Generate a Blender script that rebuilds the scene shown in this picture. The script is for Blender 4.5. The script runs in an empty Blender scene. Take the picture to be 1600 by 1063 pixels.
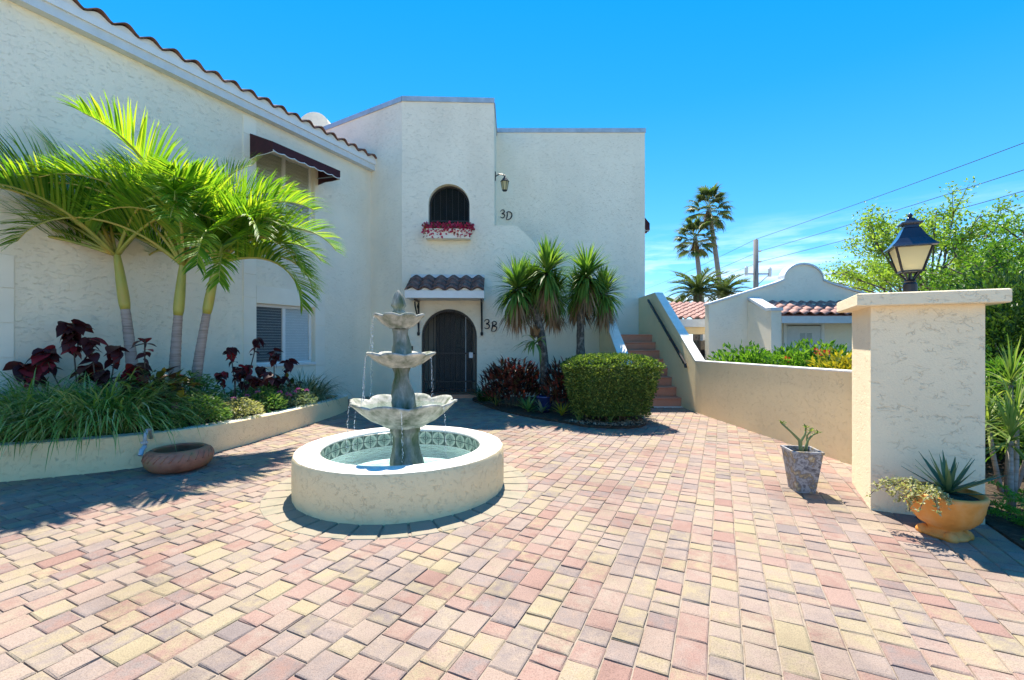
import bpy, bmesh, math, random
from mathutils import Vector, Matrix
from mathutils.geometry import tessellate_polygon
R = math.radians
rnd = random.Random(11)
V = Vector
scene = bpy.context.scene
COL = scene.collection

# ------------------------------------------------------------------ camera
F, CX, CY, HC = 700.0, 800.0, 531.5, 1.35       # focal length / centre in photo pixels, eye height in metres
cd = bpy.data.cameras.new('camera'); cam = bpy.data.objects.new('camera', cd); COL.objects.link(cam)
cam.location = (0, 0, HC); cam.rotation_euler = (R(90), 0, 0)
cd.sensor_fit = 'HORIZONTAL'; cd.sensor_width = 36; cd.lens = 36*F/1600; cd.clip_end = 2000; cd.clip_start = .05
scene.camera = cam
def G(x, y):                       # photo pixel on the ground
    Y = HC*F/(y-CY); return V(((x-CX)/F*Y, Y, 0))
def P(x, y, Y): return V(((x-CX)/F*Y, Y, HC+(CY-y)/F*Y))

# ------------------------------------------------------------------ sky, sun, exposure
SUN_EL, SUN_AZ = R(62), R(-5.2)     # azimuth from +Y towards +X
sd = V((math.sin(SUN_AZ)*math.cos(SUN_EL), math.cos(SUN_AZ)*math.cos(SUN_EL), math.sin(SUN_EL)))
w = bpy.data.worlds.new('World'); scene.world = w; w.use_nodes = True
nt = w.node_tree; N = nt.nodes; L = nt.links
bg = N['Background']; bg.inputs['Strength'].default_value = .15
sky = N.new('ShaderNodeTexSky'); sky.sky_type = 'NISHITA'; sky.sun_disc = False
sky.sun_elevation = SUN_EL; sky.sun_rotation = SUN_AZ; sky.air_density = .8; sky.dust_density = 0; sky.ozone_density = 2.5; sky.altitude = 600
hs = N.new('ShaderNodeHueSaturation'); hs.inputs['Saturation'].default_value = 1.2; hs.inputs['Value'].default_value = .82
gsep = N.new('ShaderNodeSeparateXYZ'); gtc = N.new('ShaderNodeTexCoord'); L.new(gtc.outputs['Generated'], gsep.inputs[0])
gr = N.new('ShaderNodeValToRGB'); ge = gr.color_ramp.elements; ge[0].position = 0; ge[0].color = (.85, 1.95, 2.95, 1); ge[1].position = 1; ge[1].color = (.05, .85, 2.3, 1)
for p_, c_ in ((.16, (.30, 1.45, 2.8, 1)), (.45, (.10, 1.12, 2.65, 1))):
    el_ = ge.new(p_); el_.color = c_
L.new(gsep.outputs['Z'], gr.inputs[0])
gm_ = N.new('ShaderNodeMixRGB'); gm_.inputs[0].default_value = .55; L.new(sky.outputs[0], gm_.inputs[1]); L.new(gr.outputs[0], gm_.inputs[2])
L.new(gm_.outputs[0], hs.inputs['Color'])
tc = N.new('ShaderNodeTexCoord'); sep = N.new('ShaderNodeSeparateXYZ'); L.new(tc.outputs['Generated'], sep.inputs[0])
mp = N.new('ShaderNodeMapping'); mp.inputs['Scale'].default_value = (2.2, 2.2, 17); L.new(tc.outputs['Generated'], mp.inputs[0])
nz = N.new('ShaderNodeTexNoise'); nz.inputs['Scale'].default_value = 2.2; nz.inputs['Detail'].default_value = 6; nz.inputs['Roughness'].default_value = .62
L.new(mp.outputs[0], nz.inputs['Vector'])
cr = N.new('ShaderNodeValToRGB'); cr.color_ramp.elements[0].position = .46; cr.color_ramp.elements[1].position = .7; L.new(nz.outputs[0], cr.inputs[0])
mr = N.new('ShaderNodeMapRange'); mr.inputs['From Min'].default_value = .05; mr.inputs['From Max'].default_value = .24
mr.inputs['To Min'].default_value = .95; mr.inputs['To Max'].default_value = 0; L.new(sep.outputs['Z'], mr.inputs['Value'])
ml = N.new('ShaderNodeMath'); ml.operation = 'MULTIPLY'; L.new(cr.outputs[0], ml.inputs[0]); L.new(mr.outputs[0], ml.inputs[1])
mx = N.new('ShaderNodeMixRGB'); mx.inputs[2].default_value = (4.2, 4.4, 4.6, 1)
L.new(ml.outputs[0], mx.inputs[0]); L.new(hs.outputs[0], mx.inputs[1]); L.new(mx.outputs[0], bg.inputs['Color'])
sl = bpy.data.lights.new('sun', 'SUN'); sl.energy = 3.6; sl.angle = R(.53); sl.color = (1, .92, .79)
so = bpy.data.objects.new('sun', sl); COL.objects.link(so); so.rotation_euler = sd.to_track_quat('Z', 'Y').to_euler(); so.location = (0, 0, 30)
vs = scene.view_settings; vs.view_transform = 'Standard'; vs.look = 'None'; vs.gamma = 1; vs.use_curve_mapping = False
vs.exposure = 1.6

# ------------------------------------------------------------------ materials
def nodes(name):
    m = bpy.data.materials.new(name); m.use_nodes = True
    t = m.node_tree; return m, t.nodes, t.links, t.nodes['Principled BSDF'], t.nodes['Material Output']
def ramp(N, cols, interp='LINEAR', pos=None):
    r = N.new('ShaderNodeValToRGB'); e = r.color_ramp; e.interpolation = interp
    while len(e.elements) < len(cols): e.elements.new(.5)
    for i, c in enumerate(cols):
        e.elements[i].position = pos[i] if pos else (i/(len(cols)-1) if interp == 'LINEAR' and len(cols) > 1 else i/len(cols))
        e.elements[i].color = (*c, 1)
    return r
def tex(N, L, scale, detail=4, rough=.55, stretch=(1, 1, 1), dist=0, coord='pos'):
    g = N.new('ShaderNodeNewGeometry') if coord == 'pos' else N.new('ShaderNodeTexCoord')
    src = g.outputs['Position'] if coord == 'pos' else g.outputs['Object']
    m = N.new('ShaderNodeVectorMath'); m.operation = 'MULTIPLY'; m.inputs[1].default_value = stretch; L.new(src, m.inputs[0])
    n = N.new('ShaderNodeTexNoise'); n.inputs['Scale'].default_value = scale; n.inputs['Detail'].default_value = detail
    n.inputs['Roughness'].default_value = rough; n.inputs['Distortion'].default_value = dist; L.new(m.outputs[0], n.inputs['Vector']); return n
def bump(N, L, b, h, strength, dist):
    u = N.new('ShaderNodeBump'); u.inputs['Strength'].default_value = strength; u.inputs['Distance'].default_value = dist
    L.new(h, u.inputs['Height']); L.new(u.outputs[0], b.inputs['Normal']); return u
def plain(name, c, rough=.6, metal=0, var=.12, scale=8, bs=.15, bscale=60, bd=.004, coat=0):
    m, N, L, b, o = nodes(name)
    n = tex(N, L, scale); r = ramp(N, [tuple(x*(1-var) for x in c), tuple(min(1, x*(1+var)) for x in c)], pos=[.3, .7])
    L.new(n.outputs[0], r.inputs[0]); L.new(r.outputs[0], b.inputs['Base Color'])
    b.inputs['Roughness'].default_value = rough; b.inputs['Metallic'].default_value = metal; b.inputs['Coat Weight'].default_value = coat
    if bs: bump(N, L, b, tex(N, L, bscale).outputs[0], bs, bd)
    return m
def mottled(name, cols, scale=6, rough=.7, bs=.3, bscale=40, bd=.006, stretch=(1, 1, 1), pos=None, detail=6, dist=0):
    m, N, L, b, o = nodes(name)
    n = tex(N, L, scale, detail, .62, stretch, dist); r = ramp(N, cols, pos=pos or [.3+.4*i/(len(cols)-1) for i in range(len(cols))])
    L.new(n.outputs[0], r.inputs[0]); L.new(r.outputs[0], b.inputs['Base Color']); b.inputs['Roughness'].default_value = rough
    bump(N, L, b, tex(N, L, bscale, 5, .6, stretch).outputs[0], bs, bd); return m
def stucco(name, c, scale=15, strength=.62, bd=.012, stretch=(1, 1, 2.3), stain=.08):
    m, N, L, b, o = nodes(name)
    n = tex(N, L, .55, 5, .6); hi = tuple(min(1, x*(1+stain*.5)) for x in c); lo = tuple(x*(1-stain) for x in c)
    r = ramp(N, [lo, hi], pos=[.32, .62]); L.new(n.outputs[0], r.inputs[0])
    L.new(r.outputs[0], b.inputs['Base Color']); b.inputs['Roughness'].default_value = .85; b.inputs['Specular IOR Level'].default_value = .25
    st2 = tex(N, L, 1.6, 4, .6, (1, 1, .12)); rs = ramp(N, [(.955, .95, .945), (1, 1, 1)], pos=[.3, .55]); L.new(st2.outputs[0], rs.inputs[0])
    mm = N.new('ShaderNodeMixRGB'); mm.blend_type = 'MULTIPLY'; mm.inputs[0].default_value = 1; L.new(r.outputs[0], mm.inputs[1]); L.new(rs.outputs[0], mm.inputs[2]); L.new(mm.outputs[0], b.inputs['Base Color'])
    a = tex(N, L, scale, 3, .55, stretch, .5); ra = ramp(N, [(0, 0, 0), (1, 1, 1), (.15,)*3, (0, 0, 0)], pos=[.484, .5, .53, .6]); L.new(a.outputs[0], ra.inputs[0])
    k1 = tex(N, L, scale*.8, 2, .5, stretch); rk = ramp(N, [(0, 0, 0), (1, 1, 1)], pos=[.48, .62]); L.new(k1.outputs[0], rk.inputs[0])
    cm_ = N.new('ShaderNodeMath'); cm_.operation = 'MULTIPLY'; L.new(ra.outputs[0], cm_.inputs[0]); L.new(rk.outputs[0], cm_.inputs[1])
    a2 = tex(N, L, scale*6, 4, .65)
    a3 = N.new('ShaderNodeMath'); a3.operation = 'MULTIPLY'; L.new(a2.outputs[0], a3.inputs[0]); a3.inputs[1].default_value = .6
    ad = N.new('ShaderNodeMath'); ad.operation = 'SUBTRACT'; L.new(a3.outputs[0], ad.inputs[0]); L.new(cm_.outputs[0], ad.inputs[1])
    bump(N, L, b, ad.outputs[0], strength, bd); return m
def leafmat(name, cols, trans=.35, rough=.5, tcol=None, spec=.22):
    """foliage: one tint per leaf, light shining through"""
    m, N, L, b, o = nodes(name)
    g = N.new('ShaderNodeNewGeometry'); oi = N.new('ShaderNodeObjectInfo')
    ad = N.new('ShaderNodeMath'); ad.operation = 'ADD'; L.new(g.outputs['Random Per Island'], ad.inputs[0]); L.new(oi.outputs['Random'], ad.inputs[1])
    fr = N.new('ShaderNodeMath'); fr.operation = 'FRACT'; L.new(ad.outputs[0], fr.inputs[0])
    r = ramp(N, cols); L.new(fr.outputs[0], r.inputs[0]); L.new(r.outputs[0], b.inputs['Base Color'])
    b.inputs['Roughness'].default_value = rough; b.inputs['Specular IOR Level'].default_value = spec
    tr = N.new('ShaderNodeBsdfTranslucent'); hv = N.new('ShaderNodeMixRGB'); hv.blend_type = 'MULTIPLY'; hv.inputs[0].default_value = 1
    L.new(r.outputs[0], hv.inputs[1]); hv.inputs[2].default_value = (*(tcol or (1.5, 1.6, .6)), 1); L.new(hv.outputs[0], tr.inputs[0])
    mxs = N.new('ShaderNodeMixShader'); mxs.inputs[0].default_value = trans
    L.new(b.outputs[0], mxs.inputs[1]); L.new(tr.outputs[0], mxs.inputs[2]); L.new(mxs.outputs[0], o.inputs['Surface']); return m
M = {}
M['wall'] = stucco('building_stucco', (.92, .835, .67))
M['tan'] = stucco('garden_wall_stucco', (.91, .71, .41), scale=22, strength=.65, bd=.010, stretch=(1, 1, 1.2), stain=.10)
M['pillar'] = stucco('pillar_stucco', (.92, .77, .53), scale=13, strength=.66, bd=.0115, stretch=(1, 1, 1.6), stain=.08)
M['smooth'] = plain('smooth_render', (.88, .81, .67), .8, var=.05, scale=2, bs=.3, bscale=120, bd=.003)
M['rimtop'] = plain('rim_plaster', (.82, .78, .70), .85, var=.08, scale=9, bs=.5, bscale=70, bd=.006)
M['white'] = plain('white_paint', (.78, .78, .76), .5, var=.04, bs=.1)
M['flash'] = plain('metal_flashing', (.42, .47, .52), .45, .3, var=.15, scale=5)
M['trimblue'] = plain('painted_trim', (.62, .66, .68), .6, var=.06)
M['black'] = plain('black_iron', (.018, .018, .022), .4, .2, var=.3)
M['rust'] = plain('dark_bronze_iron', (.03, .026, .024), .5, .3, var=.3)
M['dark'] = plain('painted_interior_shade', (.012, .011, .011), .9, var=.3, bs=0)  # shade of an unlit interior, painted as near-black
M['doorwood'] = plain('dark_door_wood', (.035, .025, .02), .5, var=.3)
M['blue_black'] = plain('black_enamel', (.02, .024, .045), .25, .1, var=.3, coat=.4)
M['tile'] = mottled('clay_roof_tile', [(.16, .07, .06), (.33, .17, .14), (.45, .28, .24)], 7, .8, .4, 60)
M['tileedge'] = mottled('weathered_roof_tile', [(.07, .04, .035), (.18, .09, .07), (.3, .17, .13)], 9, .85, .4, 60)
M['step'] = mottled('terracotta_step', [(.58, .22, .13), (.68, .29, .18)], 4, .6, .25, 70, .003)
M['clay_or'] = mottled('orange_terracotta', [(.66, .23, .035), (.78, .31, .06), (.80, .40, .15)], 7, .6, .2, 60, .003)
M['clay_br'] = mottled('brown_glazed_clay', [(.26, .085, .045), (.44, .16, .09), (.34, .19, .075)], 6, .6, .25, 30, .004)
M['zinc'] = mottled('weathered_zinc', [(.05, .05, .06), (.17, .17, .19), (.40, .40, .41), (.15, .14, .15), (.42, .32, .17), (.55, .54, .5)], 15, .55, .4, 50, .004)
M['stone'] = mottled('weathered_cast_stone', [(.07, .10, .05), (.24, .255, .21), (.42, .415, .37), (.66, .62, .53)], 9, .75, .5, 35, .008, (1, 1, .45))
M['stone_wet'] = mottled('wet_mossy_stone', [(.04, .075, .02), (.13, .15, .095), (.25, .245, .20), (.50, .46, .37)], 10, .7, .6, 35, .01, (1, 1, .4))
M['soil'] = mottled('bark_mulch', [(.02, .013, .008), (.06, .04, .025), (.12, .08, .05)], 22, .95, 1, 45, .03)
M['sand'] = mottled('joint_sand', [(.22, .18, .14), (.34, .28, .22)], 20, .95, .5, 90, .004)
M['ground'] = mottled('grass_ground', [(.03, .06, .015), (.07, .11, .03), (.12, .12, .06)], 3, .95, .8, 40, .03)
M['asphalt'] = mottled('asphalt', [(.04, .04, .042), (.065, .065, .065)], 12, .9, .5, 120, .004)
M['drive'] = mottled('paved_drive', [(.42, .31, .25), (.46, .38, .26), (.47, .36, .28)], 5, .9, .4, 60)
M['ringpaver'] = mottled('ring_paver', [(.21, .195, .145), (.28, .245, .175), (.29, .235, .18)], 6, .85, .5, 120, .004)
M['bark'] = mottled('bark', [(.05, .04, .03), (.13, .10, .075), (.2, .17, .14)], 14, .9, 1, 30, .02, (1, 1, .5))
M['yuccabark'] = mottled('rough_yucca_bark', [(.025, .022, .018), (.10, .085, .065), (.30, .27, .22)], 22, .9, 1, 40, .03, (1, 1, .6))
M['palmbark'] = mottled('smooth_palm_bark', [(.20, .17, .15), (.33, .28, .26), (.40, .35, .32)], 9, .8, .4, 40, .006, (.4, .4, 5))
M['shaft'] = mottled('green_crownshaft', [(.20, .26, .05), (.38, .38, .08), (.50, .33, .06)], 4, .45, .15, 30, .003, (1, 1, .3))
M['farpalm'] = mottled('far_palm_bark', [(.20, .18, .17), (.32, .29, .27)], 6, .9, .5, 20, .02, (.3, .3, 4))
M['pole'] = mottled('grey_pole', [(.16, .15, .14), (.27, .26, .25)], 5, .9, .3, 30, .01, (3, 3, .2))
M['awning'] = plain('maroon_canvas', (.045, .006, .011), .8, var=.25)
M['pebble'] = plain('dry_leaf_litter', (.35, .28, .2), .9, var=.4)
M['stem'] = plain('brown_stem', (.10, .07, .05), .8, var=.3)
M['greenstem'] = plain('green_stem', (.16, .20, .08), .7, var=.3)
M['slat'] = plain('blind_slat', (.80, .76, .64), .6, var=.03, bs=0)
M['slatw'] = plain('white_blind_slat', (.86, .87, .87), .6, var=.03, bs=0)
M['pipe'] = plain('grey_plastic_pipe', (.6, .63, .66), .5)
M['bluepot'] = plain('blue_glazed_pot', (.02, .03, .12), .2, var=.3, coat=.5)
M['jar'] = plain('dark_glazed_jar', (.035, .028, .026), .3, var=.4, coat=.3)
M['carpaint'] = plain('dark_car_paint', (.02, .02, .025), .2, .3, bs=0, coat=.8)
M['rubber'] = plain('tyre_rubber', (.015, .015, .015), .9)
def glassy(name, c, rough=.05, mixf=.6):
    m, N, L, b, o = nodes(name); b.inputs['Base Color'].default_value = (*c, 1); b.inputs['Roughness'].default_value = rough
    b.inputs['Specular IOR Level'].default_value = .6
    t = N.new('ShaderNodeBsdfTransparent'); t.inputs[0].default_value = (.93, .95, .95, 1); x = N.new('ShaderNodeMixShader'); x.inputs[0].default_value = mixf
    L.new(t.outputs[0], x.inputs[1]); L.new(b.outputs[0], x.inputs[2]); L.new(x.outputs[0], o.inputs['Surface']); return m
M['glass'] = glassy('window_glass', (.02, .025, .03), .04, .06)
M['screen'] = glassy('insect_screen', (.04, .05, .06), .5, .42)
def water(name, tint):
    m, N, L, b, o = nodes(name); N.remove(b)
    t = N.new('ShaderNodeBsdfTransparent'); t.inputs[0].default_value = (*tint, 1); g = N.new('ShaderNodeBsdfGlossy'); g.inputs['Roughness'].default_value = .03
    f = N.new('ShaderNodeFresnel'); f.inputs[0].default_value = 1.33; x = N.new('ShaderNodeMixShader')
    u = N.new('ShaderNodeBump'); u.inputs['Strength'].default_value = .7; u.inputs['Distance'].default_value = .03
    L.new(tex(N, L, 16, 3).outputs[0], u.inputs['Height']); L.new(u.outputs[0], g.inputs['Normal']); L.new(u.outputs[0], f.inputs['Normal'])
    L.new(f.outputs[0], x.inputs[0]); L.new(t.outputs[0], x.inputs[1]); L.new(g.outputs[0], x.inputs[2]); L.new(x.outputs[0], o.inputs['Surface']); return m
M['water'] = water('fountain_water', (.80, .93, .93))
m, N, L, b, o = nodes('falling_water'); b.inputs['Base Color'].default_value = (.9, .93, .95, 1); b.inputs['Roughness'].default_value = .05
b.inputs['Transmission Weight'].default_value = .6; b.inputs['IOR'].default_value = 1.33; M['drip'] = m
m, N, L, b, o = nodes('pool_floor'); b.inputs['Base Color'].default_value = (.74, .84, .80, 1); b.inputs['Roughness'].default_value = .6
gn = N.new('ShaderNodeTexCoord'); ln = N.new('ShaderNodeVectorMath'); ln.operation = 'LENGTH'; L.new(gn.outputs['Object'], ln.inputs[0])
rr = ramp(N, [(.76, .85, .82), (.50, .70, .60), (.78, .86, .84), (.80, .86, .86)], pos=[.50, .535, .56, .7]); L.new(ln.outputs['Value'], rr.inputs[0]); L.new(rr.outputs[0], b.inputs['Base Color']); M['poolfloor'] = m
# lantern glass: frosted, lets the sky through
m, N, L, b, o = nodes('frosted_lantern_glass'); b.inputs['Base Color'].default_value = (.80, .72, .46, 1); b.inputs['Roughness'].default_value = .35
tr = N.new('ShaderNodeBsdfTranslucent'); tr.inputs[0].default_value = (.95, .86, .55, 1); x = N.new('ShaderNodeMixShader'); x.inputs[0].default_value = .6
L.new(b.outputs[0], x.inputs[1]); L.new(tr.outputs[0], x.inputs[2]); L.new(x.outputs[0], o.inputs['Surface']); M['frost'] = m
# patterned basin tile (object coordinates: x, z on the tile face)
m, N, L, b, o = nodes('painted_basin_tile'); b.inputs['Roughness'].default_value = .25
t = N.new('ShaderNodeTexCoord'); s = N.new('ShaderNodeSeparateXYZ'); L.new(t.outputs['Object'], s.inputs[0])
def mth(op, a, bb=None):
    n = N.new('ShaderNodeMath'); n.operation = op
    for i, q in enumerate((a, bb)):
        if q is None: continue
        if isinstance(q, (int, float)): n.inputs[i].default_value = q
        else: L.new(q, n.inputs[i])
    return n.outputs[0]
rad = mth('SQRT', mth('ADD', mth('POWER', mth('ABSOLUTE', s.outputs['X']), 2), mth('POWER', mth('ABSOLUTE', s.outputs['Z']), 2)))
G1, C1 = (.10, .14, .12), (.52, .54, .44)
rp = ramp(N, [G1, C1, G1, (.3, .36, .3), C1, C1, G1], 'CONSTANT', [0, .10, .2, .30, .62, .75, .84]); L.new(mth('MULTIPLY', rad, 12), rp.inputs[0])
cross = mth('MINIMUM', mth('ABSOLUTE', s.outputs['X']), mth('ABSOLUTE', s.outputs['Z']))
cm = mth('LESS_THAN', cross, .004); x = N.new('ShaderNodeMixRGB'); L.new(cm, x.inputs[0]); L.new(rp.outputs[0], x.inputs[1]); x.inputs[2].default_value = (.07, .1, .1, 1)
L.new(x.outputs[0], b.inputs['Base Color']); M['basintile'] = m
# pavers: one tint per stone, blended with a second tint inside the stone
m, N, L, b, o = nodes('concrete_paver')
g = N.new('ShaderNodeNewGeometry'); oi = N.new('ShaderNodeObjectInfo')
q = mth('FRACT', mth('ADD', g.outputs['Random Per Island'], oi.outputs['Random']))
pal = [(.45, .335, .265), (.47, .385, .245), (.42, .265, .215), (.45, .355, .28), (.31, .255, .235), (.46, .375, .275), (.44, .30, .245), (.36, .295, .265), (.45, .35, .285), (.48, .40, .25), (.39, .24, .195), (.43, .33, .275)]
r1 = ramp(N, pal, 'CONSTANT'); L.new(q, r1.inputs[0])
r2 = ramp(N, pal[5:]+pal[:5], 'CONSTANT'); L.new(mth('FRACT', mth('MULTIPLY', q, 7.31)), r2.inputs[0])
nb = tex(N, L, 11, 5, .7); rb = ramp(N, [(0,)*3, (.9,)*3], pos=[.38, .66]); L.new(nb.outputs[0], rb.inputs[0])
x = N.new('ShaderNodeMixRGB'); L.new(rb.outputs[0], x.inputs[0]); L.new(r1.outputs[0], x.inputs[1]); L.new(r2.outputs[0], x.inputs[2])
nf = tex(N, L, 190, 3, .7); rf = ramp(N, [(.5,)*3, (1.0,)*3, (1.22,)*3], pos=[.3, .5, .72]); L.new(nf.outputs[0], rf.inputs[0])
x2 = N.new('ShaderNodeMixRGB'); x2.blend_type = 'MULTIPLY'; x2.inputs[0].default_value = .8; L.new(x.outputs[0], x2.inputs[1]); L.new(rf.outputs[0], x2.inputs[2])
x3 = N.new('ShaderNodeMixRGB'); x3.inputs[0].default_value = .0; L.new(x2.outputs[0], x3.inputs[1]); x3.inputs[2].default_value = (.40, .315, .24, 1)
sn = tex(N, L, .9, 5, .65); sr = ramp(N, [(.50, .485, .485), (.69, .68, .68), (.76, .745, .735)], pos=[.3, .5, .7]); L.new(sn.outputs[0], sr.inputs[0])
x4 = N.new('ShaderNodeMixRGB'); x4.blend_type = 'MULTIPLY'; x4.inputs[0].default_value = 1; L.new(x3.outputs[0], x4.inputs[1]); L.new(sr.outputs[0], x4.inputs[2])
L.new(x4.outputs[0], b.inputs['Base Color']); b.inputs['Roughness'].default_value = .85; b.inputs['Specular IOR Level'].default_value = .25
bump(N, L, b, tex(N, L, 120, 4, .7).outputs[0], .5, .004); M['paver'] = m
# leaves
M['palm'] = leafmat('palm_leaflet', [(.05, .15, .02), (.13, .29, .03), (.22, .39, .035), (.36, .44, .06)], .5, .45, (1.6, 1.5, .45), .22)
M['liriope'] = leafmat('grass_blade', [(.08, .19, .04), (.14, .28, .06), (.24, .38, .11), (.46, .48, .28)], .25, .35)
M['stripe'] = leafmat('striped_grass_blade', [(.03, .07, .02), (.08, .13, .04), (.30, .31, .17), (.42, .40, .26)], .2, .4)
M['copper'] = leafmat('copperleaf_dark', [(.035, .012, .02), (.06, .018, .025), (.09, .03, .03)], .25, .4, (2.2, .5, .5))
M['copper_red'] = leafmat('copperleaf_red', [(.22, .02, .03), (.32, .03, .05), (.18, .03, .025)], .3, .4, (1.6, .6, .6))
M['croton'] = leafmat('croton_leaf', [(.03, .05, .015), (.05, .015, .015), (.10, .14, .02), (.28, .24, .03), (.16, .04, .02), (.04, .06, .02)], .2, .3)
M['cordyline'] = leafmat('red_cordyline_leaf', [(.045, .02, .018), (.08, .028, .024), (.26, .07, .05), (.06, .065, .025), (.16, .05, .035)], .25, .35, (1.8, .7, .5))
M['ground_cover'] = leafmat('flowerbed_leaf', [(.05, .13, .03), (.09, .20, .045), (.17, .29, .08), (.24, .33, .12)], .3, .45)
M['silver'] = leafmat('silver_leaf', [(.12, .19, .10), (.22, .29, .17), (.30, .35, .24)], .25, .5)
M['pink'] = leafmat('pink_petal', [(.42, .08, .26), (.55, .16, .38), (.38, .09, .30)], .3, .5, (1.1, .8, 1))
M['magenta'] = leafmat('magenta_petal', [(.55, .02, .08), (.62, .04, .12), (.60, .10, .16), (.42, .015, .05)], .3, .5, (1.1, .7, .8))
M['redflower'] = leafmat('red_petal', [(.6, .05, .03), (.7, .12, .06)], .3, .5, (1, .8, .7))
M['hedge'] = leafmat('hedge_leaf', [(.03, .06, .015), (.07, .125, .03), (.14, .21, .05), (.27, .32, .08)], .35, .5)
M['brom'] = leafmat('bromeliad_leaf', [(.07, .13, .035), (.18, .22, .06), (.34, .32, .12), (.10, .16, .08)], .25, .35)
M['yucca'] = leafmat('yucca_leaf', [(.05, .13, .025), (.11, .22, .04), (.22, .32, .07)], .35, .5)
M['dead'] = leafmat('dead_leaf', [(.16, .10, .05), (.27, .17, .09), (.36, .25, .14)], .2, .8, (1.2, 1, .7))
M['agave'] = leafmat('agave_leaf', [(.06, .12, .07), (.10, .17, .09), (.22, .27, .10)], .12, .4)
M['trail'] = leafmat('variegated_leaf', [(.24, .26, .10), (.42, .41, .22), (.5, .46, .3)], .3, .5)
M['shrub'] = leafmat('shrub_leaf', [(.06, .15, .02), (.11, .24, .03), (.20, .33, .06)], .35, .4)
M['yellow'] = leafmat('yellow_croton_leaf', [(.40, .36, .03), (.52, .45, .05), (.20, .25, .04)], .35, .4, (1.3, 1.2, .5))
M['darkshrub'] = leafmat('dark_shrub_leaf', [(.02, .055, .015), (.04, .09, .02), (.08, .14, .03)], .25, .35)
M['tree'] = leafmat('light_tree_leaf', [(.12, .22, .03), (.21, .32, .05), (.32, .41, .09)], .5, .5)
M['fern'] = leafmat('foxtail_fern', [(.07, .22, .03), (.12, .30, .05), (.20, .38, .08)], .4, .5)
M['dracaena'] = leafmat('dracaena_leaf', [(.09, .18, .04), (.18, .27, .07), (.32, .36, .12)], .35, .4)
M['fanpalm'] = leafmat('fan_palm_leaf', [(.05, .09, .03), (.09, .14, .05), (.16, .19, .08)], .3, .5)

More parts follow.
